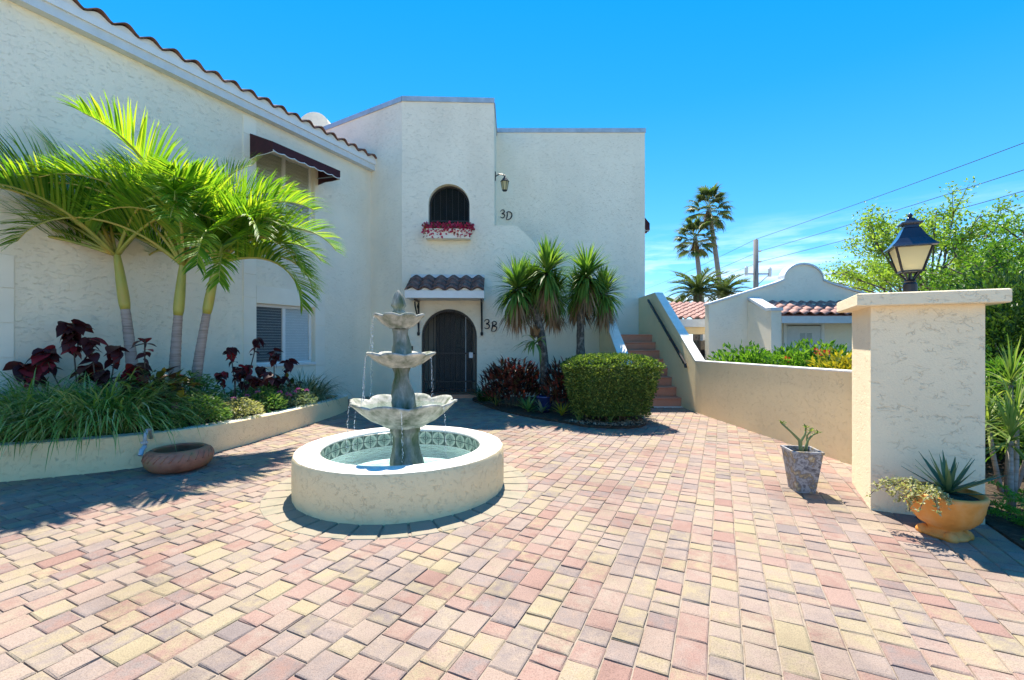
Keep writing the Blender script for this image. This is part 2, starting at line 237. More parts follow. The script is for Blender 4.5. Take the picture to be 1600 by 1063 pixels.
# ------------------------------------------------------------------ mesh helpers
WL = {}
def vec(a): return a if isinstance(a, Vector) else V(a)
class MB:
    def __init__(s): s.v = []; s.f = []
    def add(s, vs, fs):
        k = len(s.v); s.v += [vec(p) for p in vs]; s.f += [tuple(i+k for i in f) for f in fs]; return s
    def ob(s, o, a, b, c):                       # parallelepiped: corner + three edges
        o, a, b, c = vec(o), vec(a), vec(b), vec(c)
        return s.add([o, o+a, o+a+b, o+b, o+c, o+a+c, o+a+b+c, o+b+c], [(0, 3, 2, 1), (4, 5, 6, 7), (0, 1, 5, 4), (1, 2, 6, 5), (2, 3, 7, 6), (3, 0, 4, 7)])
    def box(s, c, sz, rz=0):
        c = vec(c); a = V((math.cos(rz), math.sin(rz), 0))*sz[0]; b = V((-math.sin(rz), math.cos(rz), 0))*sz[1]; d = V((0, 0, sz[2]))
        return s.ob(c-a/2-b/2-d/2, a, b, d)
    def bar(s, p, q, wd, up=V((0, 0, 1)), dp=None):
        p, q = vec(p), vec(q); d = q-p; sx = d.cross(up)
        sx = (sx if sx.length > 1e-6 else V((1, 0, 0))).normalized(); sy = sx.cross(d).normalized(); dp = dp or wd
        return s.ob(p-sx*wd/2-sy*dp/2, d, sx*wd, sy*dp)
    def prism(s, poly, z0, z1):
        n = len(poly); t = tessellate_polygon([[V((p[0], p[1], 0)) for p in poly]])
        return s.add([(p[0], p[1], z0) for p in poly]+[(p[0], p[1], z1) for p in poly],
                     [tuple(f) for f in t]+[tuple(i+n for i in f) for f in t]+[(i, (i+1) % n, (i+1) % n+n, i+n) for i in range(n)])
    def panel(s, O, u, n, outer, holes=(), th=.2):
        O, u, n = vec(O), vec(u), vec(n); loops = [outer]+list(holes); flat = [p for l in loops for p in l]; k = len(flat)
        t = tessellate_polygon([[V((p[0], p[1], 0)) for p in l] for l in loops])
        fr = [O+u*p[0]+V((0, 0, p[1])) for p in flat]; fs = [tuple(f) for f in t]+[tuple(i+k for i in f) for f in t]; b = 0
        for l in loops:
            m = len(l); fs += [(b+i, b+(i+1) % m, b+(i+1) % m+k, b+i+k) for i in range(m)]; b += m
        return s.add(fr+[p-n*th for p in fr], fs)
    def tube(s, pts, rad, n=8, cap=True):
        pts = [vec(p) for p in pts]; rad = rad if isinstance(rad, (list, tuple)) else [rad]*len(pts); vs = []; fs = []; ref = None
        for i, p in enumerate(pts):
            d = (pts[min(i+1, len(pts)-1)]-pts[max(i-1, 0)]).normalized()
            if ref is None: ref = d.orthogonal().normalized()
            ref = (ref-d*ref.dot(d)); ref = ref.normalized() if ref.length > 1e-6 else d.orthogonal().normalized(); bi = d.cross(ref)
            vs += [p+(ref*math.cos(2*math.pi*j/n)+bi*math.sin(2*math.pi*j/n))*rad[i] for j in range(n)]
        for i in range(len(pts)-1): fs += [(i*n+j, i*n+(j+1) % n, (i+1)*n+(j+1) % n, (i+1)*n+j) for j in range(n)]
        if cap: fs += [tuple(range(n))[::-1], tuple((len(pts)-1)*n+j for j in range(n))]
        return s.add(vs, fs)
    def lathe(s, prof, c, n=32, fn=None, ax=None):
        c = vec(c); vs = []; fs = []
        for (r, z) in prof:
            for j in range(n):
                a = 2*math.pi*j/n; rr, zz = (fn(a, r, z) if fn else (r, z)); vs.append(V((rr*math.cos(a), rr*math.sin(a), zz))+c)
        for i in range(len(prof)-1): fs += [(i*n+j, i*n+(j+1) % n, (i+1)*n+(j+1) % n, (i+1)*n+j) for j in range(n)]
        return s.add(vs, fs)
    def strip(s, pts, wid, side):
        k = len(pts); vs = []
        for p, w_, sd_ in zip(pts, wid, side if isinstance(side, list) else [side]*k): vs += [p-sd_*w_/2, p+sd_*w_/2]
        return s.add(vs, [(2*i, 2*i+1, 2*i+3, 2*i+2) for i in range(k-1)])
    def build(s, name, mat, parent=None, smooth=False, loc=None, solid=True):
        if parent is not None: pw = WL[parent.name]
        else: pw = V((0, 0, 0))
        if loc is None:
            if parent is not None: loc = pw
            else:
                xs = [p.x for p in s.v]; ys = [p.y for p in s.v]; loc = V(((min(xs)+max(xs))/2, (min(ys)+max(ys))/2, min(p.z for p in s.v)))
        loc = vec(loc); me = bpy.data.meshes.new(name); me.from_pydata([tuple(p-loc) for p in s.v], [], s.f)
        if solid:
            bm = bmesh.new(); bm.from_mesh(me); bmesh.ops.recalc_face_normals(bm, faces=bm.faces); bm.to_mesh(me); bm.free()
        if smooth:
            for p in me.polygons: p.use_smooth = True
        me.materials.append(M[mat]); o = bpy.data.objects.new(name, me); COL.objects.link(o); o.location = loc-pw
        if parent is not None: o.parent = parent
        WL[o.name] = loc; return o
def inst(src, name, parent, mw):                  # another object with the same mesh, at world matrix mw
    o = bpy.data.objects.new(name, src.data if hasattr(src, 'data') else src); COL.objects.link(o); o.parent = parent
    o.matrix_local = Matrix.Translation(-WL[parent.name]) @ mw; WL[o.name] = mw.translation.copy(); return o
def mesh(name, mb, mat, smooth=False):
    me = bpy.data.meshes.new(name); me.from_pydata([tuple(p) for p in mb.v], [], mb.f); me.materials.append(M[mat])
    if smooth:
        for p in me.polygons: p.use_smooth = True
    return me
def thing(name, label, cat, loc, group=None):
    o = bpy.data.objects.new(name, None); COL.objects.link(o); o.location = vec(loc); o.empty_display_size = .2
    o['label'] = label; o['category'] = cat; WL[o.name] = vec(loc).copy()
    if group: o['group'] = group
    return o
def tag(o, label, cat, group=None):
    o['label'] = label; o['category'] = cat
    if group: o['group'] = group
    return o
def frame(x, y, z, o):                            # matrix from three axis vectors and an origin
    m = Matrix.Identity(4)
    for i, a in enumerate((x, y, z, o)):
        for j in range(3): m[j][i] = a[j]
    return m
def arch(cx, half, z0, zs, n=18):                 # arched opening outline from lower left over the top to lower right
    return [(cx-half, z0)]+[(cx-half*math.cos(math.pi*i/n), zs+half*math.sin(math.pi*i/n)) for i in range(n+1)]+[(cx+half, z0)]
def catmull(pts, n=8):
    out = []; q = [pts[0]]+list(pts)+[pts[-1]]
    for i in range(1, len(q)-2):
        for k in range(n):
            t = k/n; p0, p1, p2, p3 = q[i-1], q[i], q[i+1], q[i+2]
            out.append(tuple(.5*((2*b_)+(c_-a_)*t+(2*a_-5*b_+4*c_-d_)*t*t+(3*b_-a_-3*c_+d_)*t**3) for a_, b_, c_, d_ in zip(p0, p1, p2, p3)))
    return out+[tuple(pts[-1])]
def rdir(r=rnd):
    z = r.uniform(-1, 1); a = r.uniform(0, 2*math.pi); q_ = math.sqrt(1-z*z); return V((q_*math.cos(a), q_*math.sin(a), z))
def leaf(mb, p, d, nrm, ln, wd, bend=.15):
    d = d.normalized(); sd_ = d.cross(nrm); sd_ = sd_.normalized() if sd_.length > 1e-5 else d.orthogonal().normalized(); u = sd_.cross(d)
    mb.add([p, p+d*ln*.5+sd_*wd/2+u*bend*wd, p+d*ln-u*bend*ln*.6, p+d*ln*.5-sd_*wd/2+u*bend*wd], [(0, 1, 2, 3)])
def blade(mb, p, az, el, ln, wd, droop, n=4, fold=None, r=rnd):
    pts = []; wid = []; q_ = vec(p).copy(); e = el
    for i in range(n+1):
        pts.append(q_.copy()); wid.append(wd*(1-(i/n)**2.2)+.0008 if i else wd*.7)
        q_ = q_+V((math.cos(az)*math.cos(e), math.sin(az)*math.cos(e), math.sin(e)))*(ln/n); e -= droop/n
    mb.strip(pts, wid, V((-math.sin(az), math.cos(az), 0)))
def clump(mb, c, rad, n, ln, wd, el=(50, 88), droop=(60, 150), r=rnd, sx=1, sy=1):
    c = vec(c)
    for _ in range(n):
        a = r.uniform(0, 2*math.pi); q_ = rad*math.sqrt(r.random()); az = a+r.uniform(-.7, .7)
        blade(mb, c+V((q_*math.cos(a)*sx, q_*math.sin(a)*sy, 0)), az, R(r.uniform(*el)), ln*r.uniform(.65, 1.15), wd*r.uniform(.7, 1.2), R(r.uniform(*droop)), 5)
def blob(mb, c, rx, ry, rz, n, ln, wd, shell=.55, up=.35, r=rnd, lump=.25):
    c = vec(c); ph = [r.uniform(0, 6.28) for _ in range(6)]
    for _ in range(n):
        d = rdir(r); a = math.atan2(d.y, d.x)
        k = 1+lump*(math.sin(3*a+ph[0])*.4+math.sin(5*a+ph[1]+d.z*4)*.35+math.sin(7*d.z+ph[2]+2*a)*.4)
        q_ = k*(shell+(1-shell)*r.random()**.6)
        p = c+V((d.x*rx, d.y*ry, d.z*rz))*q_
        o_ = (d+rdir(r)*.9+V((0, 0, up))); leaf(mb, p, o_, rdir(r)+V((0, 0, .8)), ln*r.uniform(.6, 1.25), wd*r.uniform(.7, 1.2))

# ================================================================== THE SETTING
FC, FR = V((-1.02, 4.20, 0)), .936                # fountain centre and radius
o = MB().add([(-400, -60, -.05), (400, -60, -.05), (400, 700, -.05), (-400, 700, -.05)], [(0, 1, 2, 3)]).build('ground', 'ground', solid=False); o['kind'] = 'structure'
court = MB().add([(-8.5, -1.5, -.0085), (4.6, -1.5, -.0085), (4.6, 11, -.0085), (-8.5, 11, -.0085)], [(0, 1, 2, 3)]).build('courtyard', 'sand', solid=False); court['kind'] = 'structure'
o = MB().add([(-22, -40, -.004), (14, -40, -.004), (14, .3, -.004), (-22, .3, -.004)], [(0, 1, 2, 3)]).build('bounce_paving', 'drive', solid=False); o['kind'] = 'structure'  # unseen paving behind the camera, added to bounce light onto the facades
o = MB().add([(4.7, 11.2, -.03), (40, 11.2, -.03), (40, 60, -.03), (4.7, 60, -.03)], [(0, 1, 2, 3)]).build('driveway', 'drive', solid=False); o['kind'] = 'structure'
GA, GB = V((math.sin(R(25)), math.cos(R(25)), 0)), V((math.cos(R(25)), -math.sin(R(25)), 0))   # paver course direction and across
P1, P2 = V((2.85, 3.56, 0)), V((3.46, 3.276, 0)); P0 = V((3.21, 4.23, 0))                      # pillar corners
PLAN = [(-8.2, 2.62), (-6.9, 3.28), (-4.86, 4.255), (-3.98, 4.72), (-3.60, 5.26), (-3.36, 6.2), (-3.22, 7.3), (-3.15, 8.36), (-3.30, 8.95), (-3.75, 9.25), (-4.32, 9.2)]
PC = catmull(PLAN, 6)                             # planter wall outer line
BED = catmull([(-.86, 10.36), (-.88, 10.0), (-.62, 9.3), (-.25, 8.55), (.25, 7.85), (.9, 7.2), (1.15, 6.92), (1.6, 6.80), (1.95, 6.9), (2.15, 7.2), (2.22, 7.9), (2.18, 8.9)], 5)+[(2.1, 10.5)]
def inpoly(x, y, poly):
    c = False; j = len(poly)-1
    for i in range(len(poly)):
        if (poly[i][1] > y) != (poly[j][1] > y) and x < (poly[j][0]-poly[i][0])*(y-poly[i][1])/(poly[j][1]-poly[i][1])+poly[i][0]: c = not c
        j = i
    return c
PLPOLY = PC+[(-9, 9.2), (-9, 2.2)]
def shrink(poly, k):
    cx = sum(p[0] for p in poly)/len(poly); cy = sum(p[1] for p in poly)/len(poly); return [(cx+(x-cx)*k, cy+(y-cy)*k) for x, y in poly]
BEDIN = shrink(BED, .93)
def paved(c):
    x, y = c.x, c.y
    if y < .25 or y > 10.45 or x < -8: return False
    if (c-FC).length < FR+.12: return False
    if y > 4.1 and x > 3.42+(8.36-min(y, 8.36))*.071+.12: return False
    if y <= 4.3 and c.dot(GB) > P2.dot(GB)+.06: return False
    if inpoly(x+.12, y-.12, PLPOLY) and inpoly(x, y-.2, PLPOLY): return False
    if inpoly(x, y, BEDIN): return False
    return True
def stone(mb, c, a, b, r):                         # tumbled paver: bevelled top, slightly uneven
    tilt = [r.uniform(-.0022, .0022) for _ in range(4)]; h = r.uniform(-.002, .002); e = r.uniform(.005, .008)
    qs = [(-a, -b), (a, -b), (a, b), (-a, b)]; vs = []
    for k, (inset, z) in enumerate(((e*1.5, 0), (e*.55, -.0028), (.001, -.007), (0, -.03))):
        for i, (x, y) in enumerate(qs):
            jx, jy = (r.uniform(-.003, .003), r.uniform(-.003, .003)) if k < 3 else (0, 0)
            vs.append(c+GA*((abs(x)-inset)*(1 if x > 0 else -1)+jx)+GB*((abs(y)-inset)*(1 if y > 0 else -1)+jy)+V((0, 0, z+h+tilt[i])))
    mb.add(vs, [(0, 1, 2, 3)]+[(i, (i+1) % 4, (i+1) % 4+4, i+4)[::-1] for i in range(4)]+[(i+4*j, (i+1) % 4+4*j, (i+1) % 4+4*j+4, i+4*j+4)[::-1] for j in (1, 2) for i in range(4)])
pr = random.Random(5); stones = []; b0 = -9.0
while b0 < 6:
    wd = pr.choice([.128, .138, .138, .148]); a0 = -4+pr.random()*.3
    while a0 < 13:
        ln = pr.choice([.095, .12, .14, .14, .165, .205]); c = GA*(a0+ln/2)+GB*(b0+wd/2)
        if paved(c): stones.append((c, ln/2-.0016, wd/2-.0016))
        a0 += ln
    b0 += wd
def view_size(c):
    if c.y < 1.72 or abs(c.x/c.y) > 1.16: return 0
    return 1/c.y**3
ring = []
nr_ = 34
for i in range(nr_):
    a0, a1 = 2*math.pi*(i+.03)/nr_, 2*math.pi*(i+.97)/nr_; vs = []
    for inset, z in ((.008, .004), (.002, -.003), (0, -.03)):
        for rr_, aa in ((FR-.02+inset, a0), (1.18-inset, a0), (1.18-inset, a1), (FR-.02+inset, a1)):
            da = inset/1.05*(1 if aa == a0 else -1); vs.append(FC+V((rr_*math.cos(aa+da), rr_*math.sin(aa+da), z)))
    fs = [(0, 1, 2, 3)]+[(k, (k+1) % 4, (k+1) % 4+4, k+4) for k in range(4)]+[(k+4, (k+1) % 4+4, (k+1) % 4+8, k+8) for k in range(4)]
    ring.append((vs, fs))
for vs, fs in ring: MB().add(vs, fs).build('ring_paver', 'ringpaver', court)
stones.sort(key=lambda s_: -view_size(s_[0])*s_[1]**.4)
for c, a, b_ in stones[:266]:
    m_ = MB(); stone(m_, c, a, b_, pr); m_.build('paver', 'paver', court, solid=False, loc=c)
m_ = MB()
for c, a, b_ in stones[266:]: stone(m_, c, a, b_, pr)
o = m_.build('paver_field', 'paver', court, solid=False); o['kind'] = 'stuff'
o = MB().prism(BED, -.03, .035).build('planting_bed', 'soil'); o['kind'] = 'structure'
o = MB().prism([(p.x, p.y) for p in (P2+GB*.02, P2-GA*3.6+GB*.02, P2-GA*3.6+GB*9, P2+GA*14+GB*9)]+[(4.0, 11.0), (3.72, 8.3), (3.9, 4.6)], -.04, .012).build('side_garden', 'soil'); o['kind'] = 'structure'

# ================================================================== THE RESIDENCE
A = V((-3.43, 10.9, 0)); U = V((-.4320, -.9019, 0)); NW = V((.9019, -.4320, 0))     # left wing: corner, along the wall towards us, outward
C = V((-2.546, 10.36, 0)); E = V((2.06, 10.55, 0)); UF = (E-C).normalized(); NF = V((UF.y, -UF.x, 0))
FA = V((-.854, .52, 0)).normalized(); NFA = V((-FA.y, FA.x, 0)); NFA = NFA if NFA.y < 0 else -NFA
aD, aE, TOP, YR = 2.13, (E-C).length, 6.97, 12.1
D = C+UF*aD
res = thing('residence', 'cream stucco two-storey residence with corner tower, arched iron gate and tiled eave', 'building', (-2.5, 11, 0))
z = V((0, 0, 1))
# left wing wall with two window openings
wl, wh = [(1.65, .874), (2.95, .874), (2.95, 2.03), (1.65, 2.03)], [(1.65, 3.62), (2.95, 3.62), (2.95, 5.0), (1.65, 5.0)]
MB().panel(A, U, NW, [(-.3, -.03), (11, -.03), (11, 5.5), (-.3, 5.5)], [wl, wh], .2).build('wing_wall', 'wall', res)
# smooth block bands beside the windows
def band(t0, t1, z0, z1):
    h = z0
    while h < z1-.05:
        e = min(h+.42, z1); MB().ob(A+U*t0+z*h+NW*.001, U*(t1-t0), NW*.012, z*(e-h-.008)).build('quoin_block', 'smooth', res); h = e
band(2.955, 3.2, .87, 5.40); band(1.40, 1.645, .4, 2.35); band(6.06, 6.4, .3, 2.38); band(1.66, 2.95, 2.04, 2.36)
def window(zb, zt, kind):
    t0, t1 = 1.65, 2.95; q = lambda t, d, h: A+U*t-NW*d+z*h
    fm = MB(); fw = .055
    for (a, b_, c0, c1) in ((t0, t1, zb, zb+fw), (t0, t1, zt-fw, zt), (t0, t0+fw, zb+fw, zt-fw), (t1-fw, t1, zb+fw, zt-fw), ((t0+t1)/2-.035, (t0+t1)/2+.035, zb+fw, zt-fw)):
        fm.ob(q(a+.002, .17, c0+.002), U*(b_-a-.004), NW*.07, z*(c1-c0-.004))
    win = fm.build('window', 'white', res)
    MB().ob(q(t0+.004, .16, zb-.03), U*(t1-t0-.008), NW*.2, z*.05).build('sill', 'white', win)
    for k, (a, b_) in enumerate(((t0+fw, (t0+t1)/2-.035), ((t0+t1)/2+.035, t1-fw))):
        MB().ob(q(a, .135, zb+fw), U*(b_-a), NW*.004, z*(zt-zb-2*fw)).build('pane', 'screen' if (kind == 'low' and k == 1) else 'glass', win)
        h = zb+fw+.02; n = 0
        st = .052 if kind == 'low' else .062
        sm = MB(); sm.add([q(a, .2, 0), q(b_, .2, 0), q(b_, .2, .005), q(a, .2, .005)], [(0, 1, 2, 3)]); me = None
        while h < zt-fw-.03:
            if me is None:
                me = mesh('slat', MB().ob(V((0, 0, 0)), U*(b_-a), NW*.012+z*.0, z*.004).ob(V((0, 0, .004)), U*(b_-a), NW*.016-z*.047, z*.004), 'slatw' if kind == 'low' else 'slat')
            inst(me, 'slat', win, Matrix.Translation(q(a, .15, h+.03))); h += st; n += 1
    MB().ob(q(t0+.004, .185, zb+.004), U*1.29, NW*.008, z*(zt-zb-.008)).build('blind_backing', 'slatw' if kind == 'low' else 'slat', win)
window(.874, 2.03, 'low'); window(3.62, 5.0, 'high')
# eave: fascia, soffit, wavy filler and clay tiles
EZ = 5.44
fas = MB().ob(A+U*-.02+NW*.0015+z*EZ, U*11, NW*.14, z*.20).build('fascia', 'trimblue', res)
MB().ob(A+U*-.02+NW*.142+z*(EZ+.13), U*11, NW*.03, z*.10).build('gutter_trim', 'white', fas)
pit, sl_ = .305, R(17); up_ = -NW*math.cos(sl_)+z*math.sin(sl_)
def tile_mesh(name, pitch, amp, length, u, up, n=10, mat='tileedge'):
    nr = u.cross(up).normalized(); nr = nr if nr.z > 0 else -nr; mb = MB(); vs = []
    for th in (0, -.018):
        for s_ in (0, length):
            for i in range(n+1):
                f = i/n; vs.append(u*(f*pitch)+up*s_+nr*(amp*(.5-.5*math.cos(2*math.pi*f))**.8+th+(.012 if s_ == 0 else 0)))
    k = n+1; fs = []
    for i in range(n): fs += [(i, i+1, k+i+1, k+i), (2*k+i, 3*k+i, 3*k+i+1, 2*k+i+1), (i, 2*k+i, 2*k+i+1, i+1), (k+i, k+i+1, 3*k+i+1, 3*k+i)]
    fs += [(0, k, 3*k, 2*k), (n, 2*k+n, 3*k+n, k+n)]
    mb.add(vs, fs); return mesh(name, mb, mat, True)
roof = MB().add([A+U*-.02+NW*.1+z*(EZ+.24), A+U*11+NW*.1+z*(EZ+.24), A+U*11+NW*.1+up_*5+z*(EZ+.24), A+U*-.02+NW*.1+up_*5+z*(EZ+.24)], [(0, 1, 2, 3)]).build('roof', 'tile', res)
tm = tile_mesh('roof_tile', pit*.985, .085, .44, U, up_)
for r_ in range(3):
    for i in range(36): inst(tm, 'roof_tile', roof, Matrix.Translation(A+U*(-.02+pit*i)+NW*.2+up_*(.4*r_)+z*(EZ+.255+rnd.uniform(-.006, .006))))
tl = MB()
fm = MB(); nseg = 36*8; tp = []
for i in range(nseg+1):
    f = i/8; tp.append((-.02+pit*f, .25+.07*(.5-.5*math.cos(2*math.pi*f))**.8))
fm.panel(A+NW*.165+z*EZ, U, NW, [(-.02, .16)]+tp+[(tp[-1][0], .16)], (), .03); fm.build('eave_filler', 'rimtop', roof)
# tower front wall, running on as the stair wall with a shoulder and a slope
sh = .12-C.x; a808 = (V((.12, 10.47, 0))-C).length
dc, dh, wc, whf = 1.09, .64, 1.085, .475
outer = [(0, -.03)]+arch(dc, dh, -.03, 1.43)+[(aE, -.03), (aE, 2.17), (a808, 4.02), (aD, 4.02), (aD, TOP-.1), (0, TOP-.1)]
warch = arch(wc, whf, 3.86, 4.50)
MB().panel(C, UF, NF, outer, [warch], .22).build('tower_wall', 'wall', res)
MB().panel(C, FA, NFA, [(.001, -.03), (3.6, -.03), (3.6, TOP-.1), (.001, TOP-.1)], (), .2).build('tower_side_wall', 'wall', res)
sx = V((0, 1, 0))
MB().ob(D-V((.22, -.22, 0))+z*1.5, V((.219, 0, 0)), V((0, YR-D.y-.22, 0)), z*(TOP-.1-1.5)).build('tower_return_wall', 'wall', res)
XR = 3.59
MB().ob(V((D.x-.22, YR, 0)), V((XR-D.x+.22, 0, 0)), V((0, .22, 0)), z*(TOP-.02)).build('rear_wall', 'wall', res)
MB().ob(V((XR-.22, YR+.221, 0)), V((.219, 0, 0)), V((0, 7, 0)), z*(TOP-.02)).build('side_wall', 'wall', res)
MB().prism([(C.x+.05, C.y+.25), (D.x-.05, D.y+.25), (D.x-.05, YR+.1), (XR-.25, YR+.23), (XR-.25, 19), (-5.4, 19), (-5.4, 12.3)], TOP-.4, TOP-.25).build('sun_block_roof', 'smooth', res)  # unseen slab, added to keep the sun out behind the tower walls
MB().prism([(-8.6, 3), (-8.6, 16), (-5.2, 16), (-3.6, 11.4), (-7.5, 3)], 5.2, 5.3).build('sun_block_ceiling', 'smooth', res)  # unseen slab over the wing, added to block sun behind its wall
for (o_, a_, b_, h_) in ((C+UF*.0-NF*.24, UF*(aD+.01), NF*.265, TOP-.1), (C-NFA*.24, FA*3.6, NFA*.262, TOP-.103), (D-V((.24, -.2, 0)), V((.262, 0, 0)), V((0, YR-D.y-.2, 0)), TOP-.106),
                         (V((D.x-.24, YR-.025, 0)), V((XR-D.x+.26, 0, 0)), V((0, .27, 0)), TOP-.02), (V((XR-.24, YR+.247, 0)), V((.262, 0, 0)), V((0, 6.9, 0)), TOP-.023)):
    MB().ob(o_+z*h_, a_, b_, z*.115).build('parapet_cap', 'flash', res)
# rounded gable top seen over the wing roof
bp = P(490, 200, 13.2)
g_ = [(-.9, -1.6), (.9, -1.6), (.9, -.02)]+[(.47*math.cos(math.pi*i/16), .47*math.sin(math.pi*i/16)+.0) for i in range(17)]+[(-.9, -.02)]
MB().panel(bp, V((1, 0, 0)), V((0, -1, 0)), g_, (), .35).build('rounded_gable', 'wall', res, smooth=False)
# inside the arches
ins = MB(); q = lambda a, d, h: C+UF*a-NF*d+z*h
ins.add([q(-.1, 1.3, 0), q(2.2, 1.3, 0), q(2.2, 1.3, 2.6), q(-.1, 1.3, 2.6), q(-.1, .23, 0), q(2.2, .23, 0), q(2.2, .23, 2.6), q(-.1, .23, 2.6)], [(0, 1, 2, 3), (0, 3, 7, 4), (1, 5, 6, 2), (3, 2, 6, 7)])
ins.build('entry_recess', 'smooth', res, solid=False)
dr = MB().ob(q(.62, 1.29, .06), UF*.95, NF*.05, z*2.02).build('entry_door', 'doorwood', res)
MB().ob(q(1.12, 1.235, 1.15), UF*.3, NF*.012, z*.75).build('pane', 'glass', dr)
MB().ob(q(.62+.88, 1.23, .95), UF*.03, NF*.06, z*.1).build('handle', 'flash', dr)
MB().ob(q(dc-dh+.003, 1.28, -.01), UF*(2*dh-.006), NF*1.30, z*.085).build('threshold', 'step', res)
gate = MB(); gd = .12
for i in range(20):
    a0, a1 = math.pi*i/20, math.pi*(i+1)/20
    gate.bar(q(dc-(dh-.025)*math.cos(a0), gd, 1.43+(dh-.025)*math.sin(a0)), q(dc-(dh-.025)*math.cos(a1), gd, 1.43+(dh-.025)*math.sin(a1)), .05, NF, .04)
gate.ob(q(dc-dh+.004, gd+.02, .085), UF*.045, NF*.04, z*1.35).ob(q(dc+dh-.049, gd+.02, .085), UF*.045, NF*.04, z*1.35)
for h in (.1, .36, 1.02): gate.ob(q(dc-dh+.05, gd+.015, h), UF*(2*dh-.1), NF*.03, z*.035)
gt = gate.build('iron_gate', 'rust', res)
for k in range(9):
    a = -.50+k*.125; top = 1.43+math.sqrt(max(0, (dh-.05)**2-a*a))
    MB().tube([q(dc+a, gd, .1), q(dc+a, gd, top)], .009, 6).build('gate_bar', 'flash' if k == 7 else 'rust', gt)
MB().ob(q(dc+.455, gd-.02, .93), UF*.09, NF*.05, z*.13).build('lock_plate', 'flash', gt)
MB().add([q(dc-dh, .5, .09), q(dc+dh, .5, .09), q(dc+dh, .5, 2.1), q(dc-dh, .5, 2.1)], [(0, 1, 2, 3)]).build('mesh_screen', 'screen', gt, solid=False)
win = MB()
for i in range(20):
    a0, a1 = math.pi*i/20, math.pi*(i+1)/20
    win.bar(q(wc-(whf-.02)*math.cos(a0), .16, 4.5+(whf-.02)*math.sin(a0)), q(wc-(whf-.02)*math.cos(a1), .16, 4.5+(whf-.02)*math.sin(a1)), .04, NF, .04)
win.ob(q(wc-whf+.003, .18, 3.862), UF*.04, NF*.04, z*.64).ob(q(wc+whf-.043, .18, 3.862), UF*.04, NF*.04, z*.64).ob(q(wc-whf+.04, .18, 4.14), UF*(2*whf-.08), NF*.03, z*.03)
win = win.build('arched_window', 'rust', res)
for k in range(6):
    a = -.35+k*.14; MB().tube([q(wc+a, .15, 3.87), q(wc+a, .15, 4.5+math.sqrt((whf-.03)**2-a*a))], .008, 6).build('window_bar', 'rust', win)
MB().panel(q(0, .19, 0), UF, NF, arch(wc, whf-.01, 3.87, 4.5), (), .01).build('pane', 'glass', win)
MB().ob(q(wc-.7, .9, 3.6), UF*1.4, NF*.02, z*1.7).build('painted_room_shade', 'dark', win)  # near-black sheet, the room's shade painted into its colour
# door canopy: tiles, fascia, flashing, iron brackets
cw0, cw1, cz = .217, 1.905, 2.26
can = MB().ob(q(cw0, -.70, cz), UF*(cw1-cw0), -NF*.0+NF*-.69, z*.03).build('canopy', 'white', res)
MB().ob(q(cw0-.01, -.70, cz), UF*(cw1-cw0+.02), NF*.03, z*.155).build('fascia_board', 'white', can)
cs = math.atan2(.36, .70); cup = -NF*math.cos(cs)+z*math.sin(cs)
for e in (cw0, cw1-.03): MB().panel(q(e, 0, 0), NF, UF, [(.003, cz+.03), (.69, cz+.03), (.69, cz+.14), (.003, cz+.50)], (), -.03).build('side_board', 'white', can)
tp = [(cw0-.01, .1)]+[(cw0-.01+.285*i/8, .16+.06*(.5-.5*math.cos(2*math.pi*i/8))) for i in range(48)]+[(cw1+.01, .16), (cw1+.01, .1)]
MB().panel(q(0, -.70, cz), UF, NF, tp, (), .02).build('eave_filler', 'rimtop', can)
tc_ = tile_mesh('canopy_tile', .28, .075, .30, UF, cup)
for r_ in range(3):
    for i in range(6): inst(tc_, 'canopy_tile', can, Matrix.Translation(q(cw0-.012+.285*i, -.735+r_*.245*math.cos(cs), cz+.165+r_*.245*math.sin(cs)+rnd.uniform(0, .008))))
MB().ob(q(cw0+.0, -.02, cz+.53), UF*(cw1-cw0), NF*.022, z*.075).build('flashing_strip', 'trimblue', can)
for e in (cw0+.17, cw1-.06):
    br = MB().bar(q(e, -.02, 1.5), q(e, -.02, 2.255), .035, NF).bar(q(e, -.03, 2.235), q(e, -.55, 2.235), .035, z)
    cur = [q(e, -.04, 1.62), q(e, -.12, 1.78), q(e, -.24, 1.92), q(e, -.38, 2.02), q(e, -.5, 2.12), q(e, -.53, 2.2)]
    br.tube(catmull(cur, 4), .018, 6)
    br.tube([q(e, -.12-.07*math.cos(t_*.6)*(1-t_/16), 2.1+.07*math.sin(t_*.6)*(1-t_/16)) for t_ in range(14)], .012, 6)
    br.tube([q(e, -.02, 1.50), q(e, -.05, 1.47), q(e, -.055, 1.53)], .03, 8); br.build('bracket', 'black', can)
bell = MB().box(q(.24, -.012, 1.16), (.03, .02, .1), 0); bell.build('door_bell', 'rust', res)

# house numbers, hand-forged strokes
GLY = {'3': [[(.0, .17), (.03, .21), (.08, .215), (.105, .18), (.09, .14), (.045, .115), (.09, .1), (.115, .06), (.09, .015), (.04, 0), (.0, .03)]],
       'B': [[(.035, .2), (.03, .1), (.0, -.02)], [(.01, .17), (.06, .215), (.115, .19), (.11, .14), (.045, .105), (.115, .085), (.125, .03), (.07, -.02), (.0, -.01)]],
       'D': [[(.03, .2), (.028, .1), (.0, .0)], [(.0, .18), (.06, .21), (.13, .18), (.15, .11), (.125, .04), (.07, .0), (.0, .0)]]}
def number(name, txt, O, u, n, label):
    t = thing(name, label, 'house number', O)
    for i, ch in enumerate(txt):
        m_ = MB()
        for st in GLY[ch]:
            cc = catmull(st, 4); pts = [O+u*(.155*i+p[0])+z*(p[1]-(.04 if i else 0))+n*.02 for p in cc]; k = len(pts)
            m_.tube(pts, [.007+.009*math.sin(math.pi*j/(k-1)) for j in range(k)], 6)
        m_.build('digit' if ch.isdigit() else 'letter', 'black', t, True)
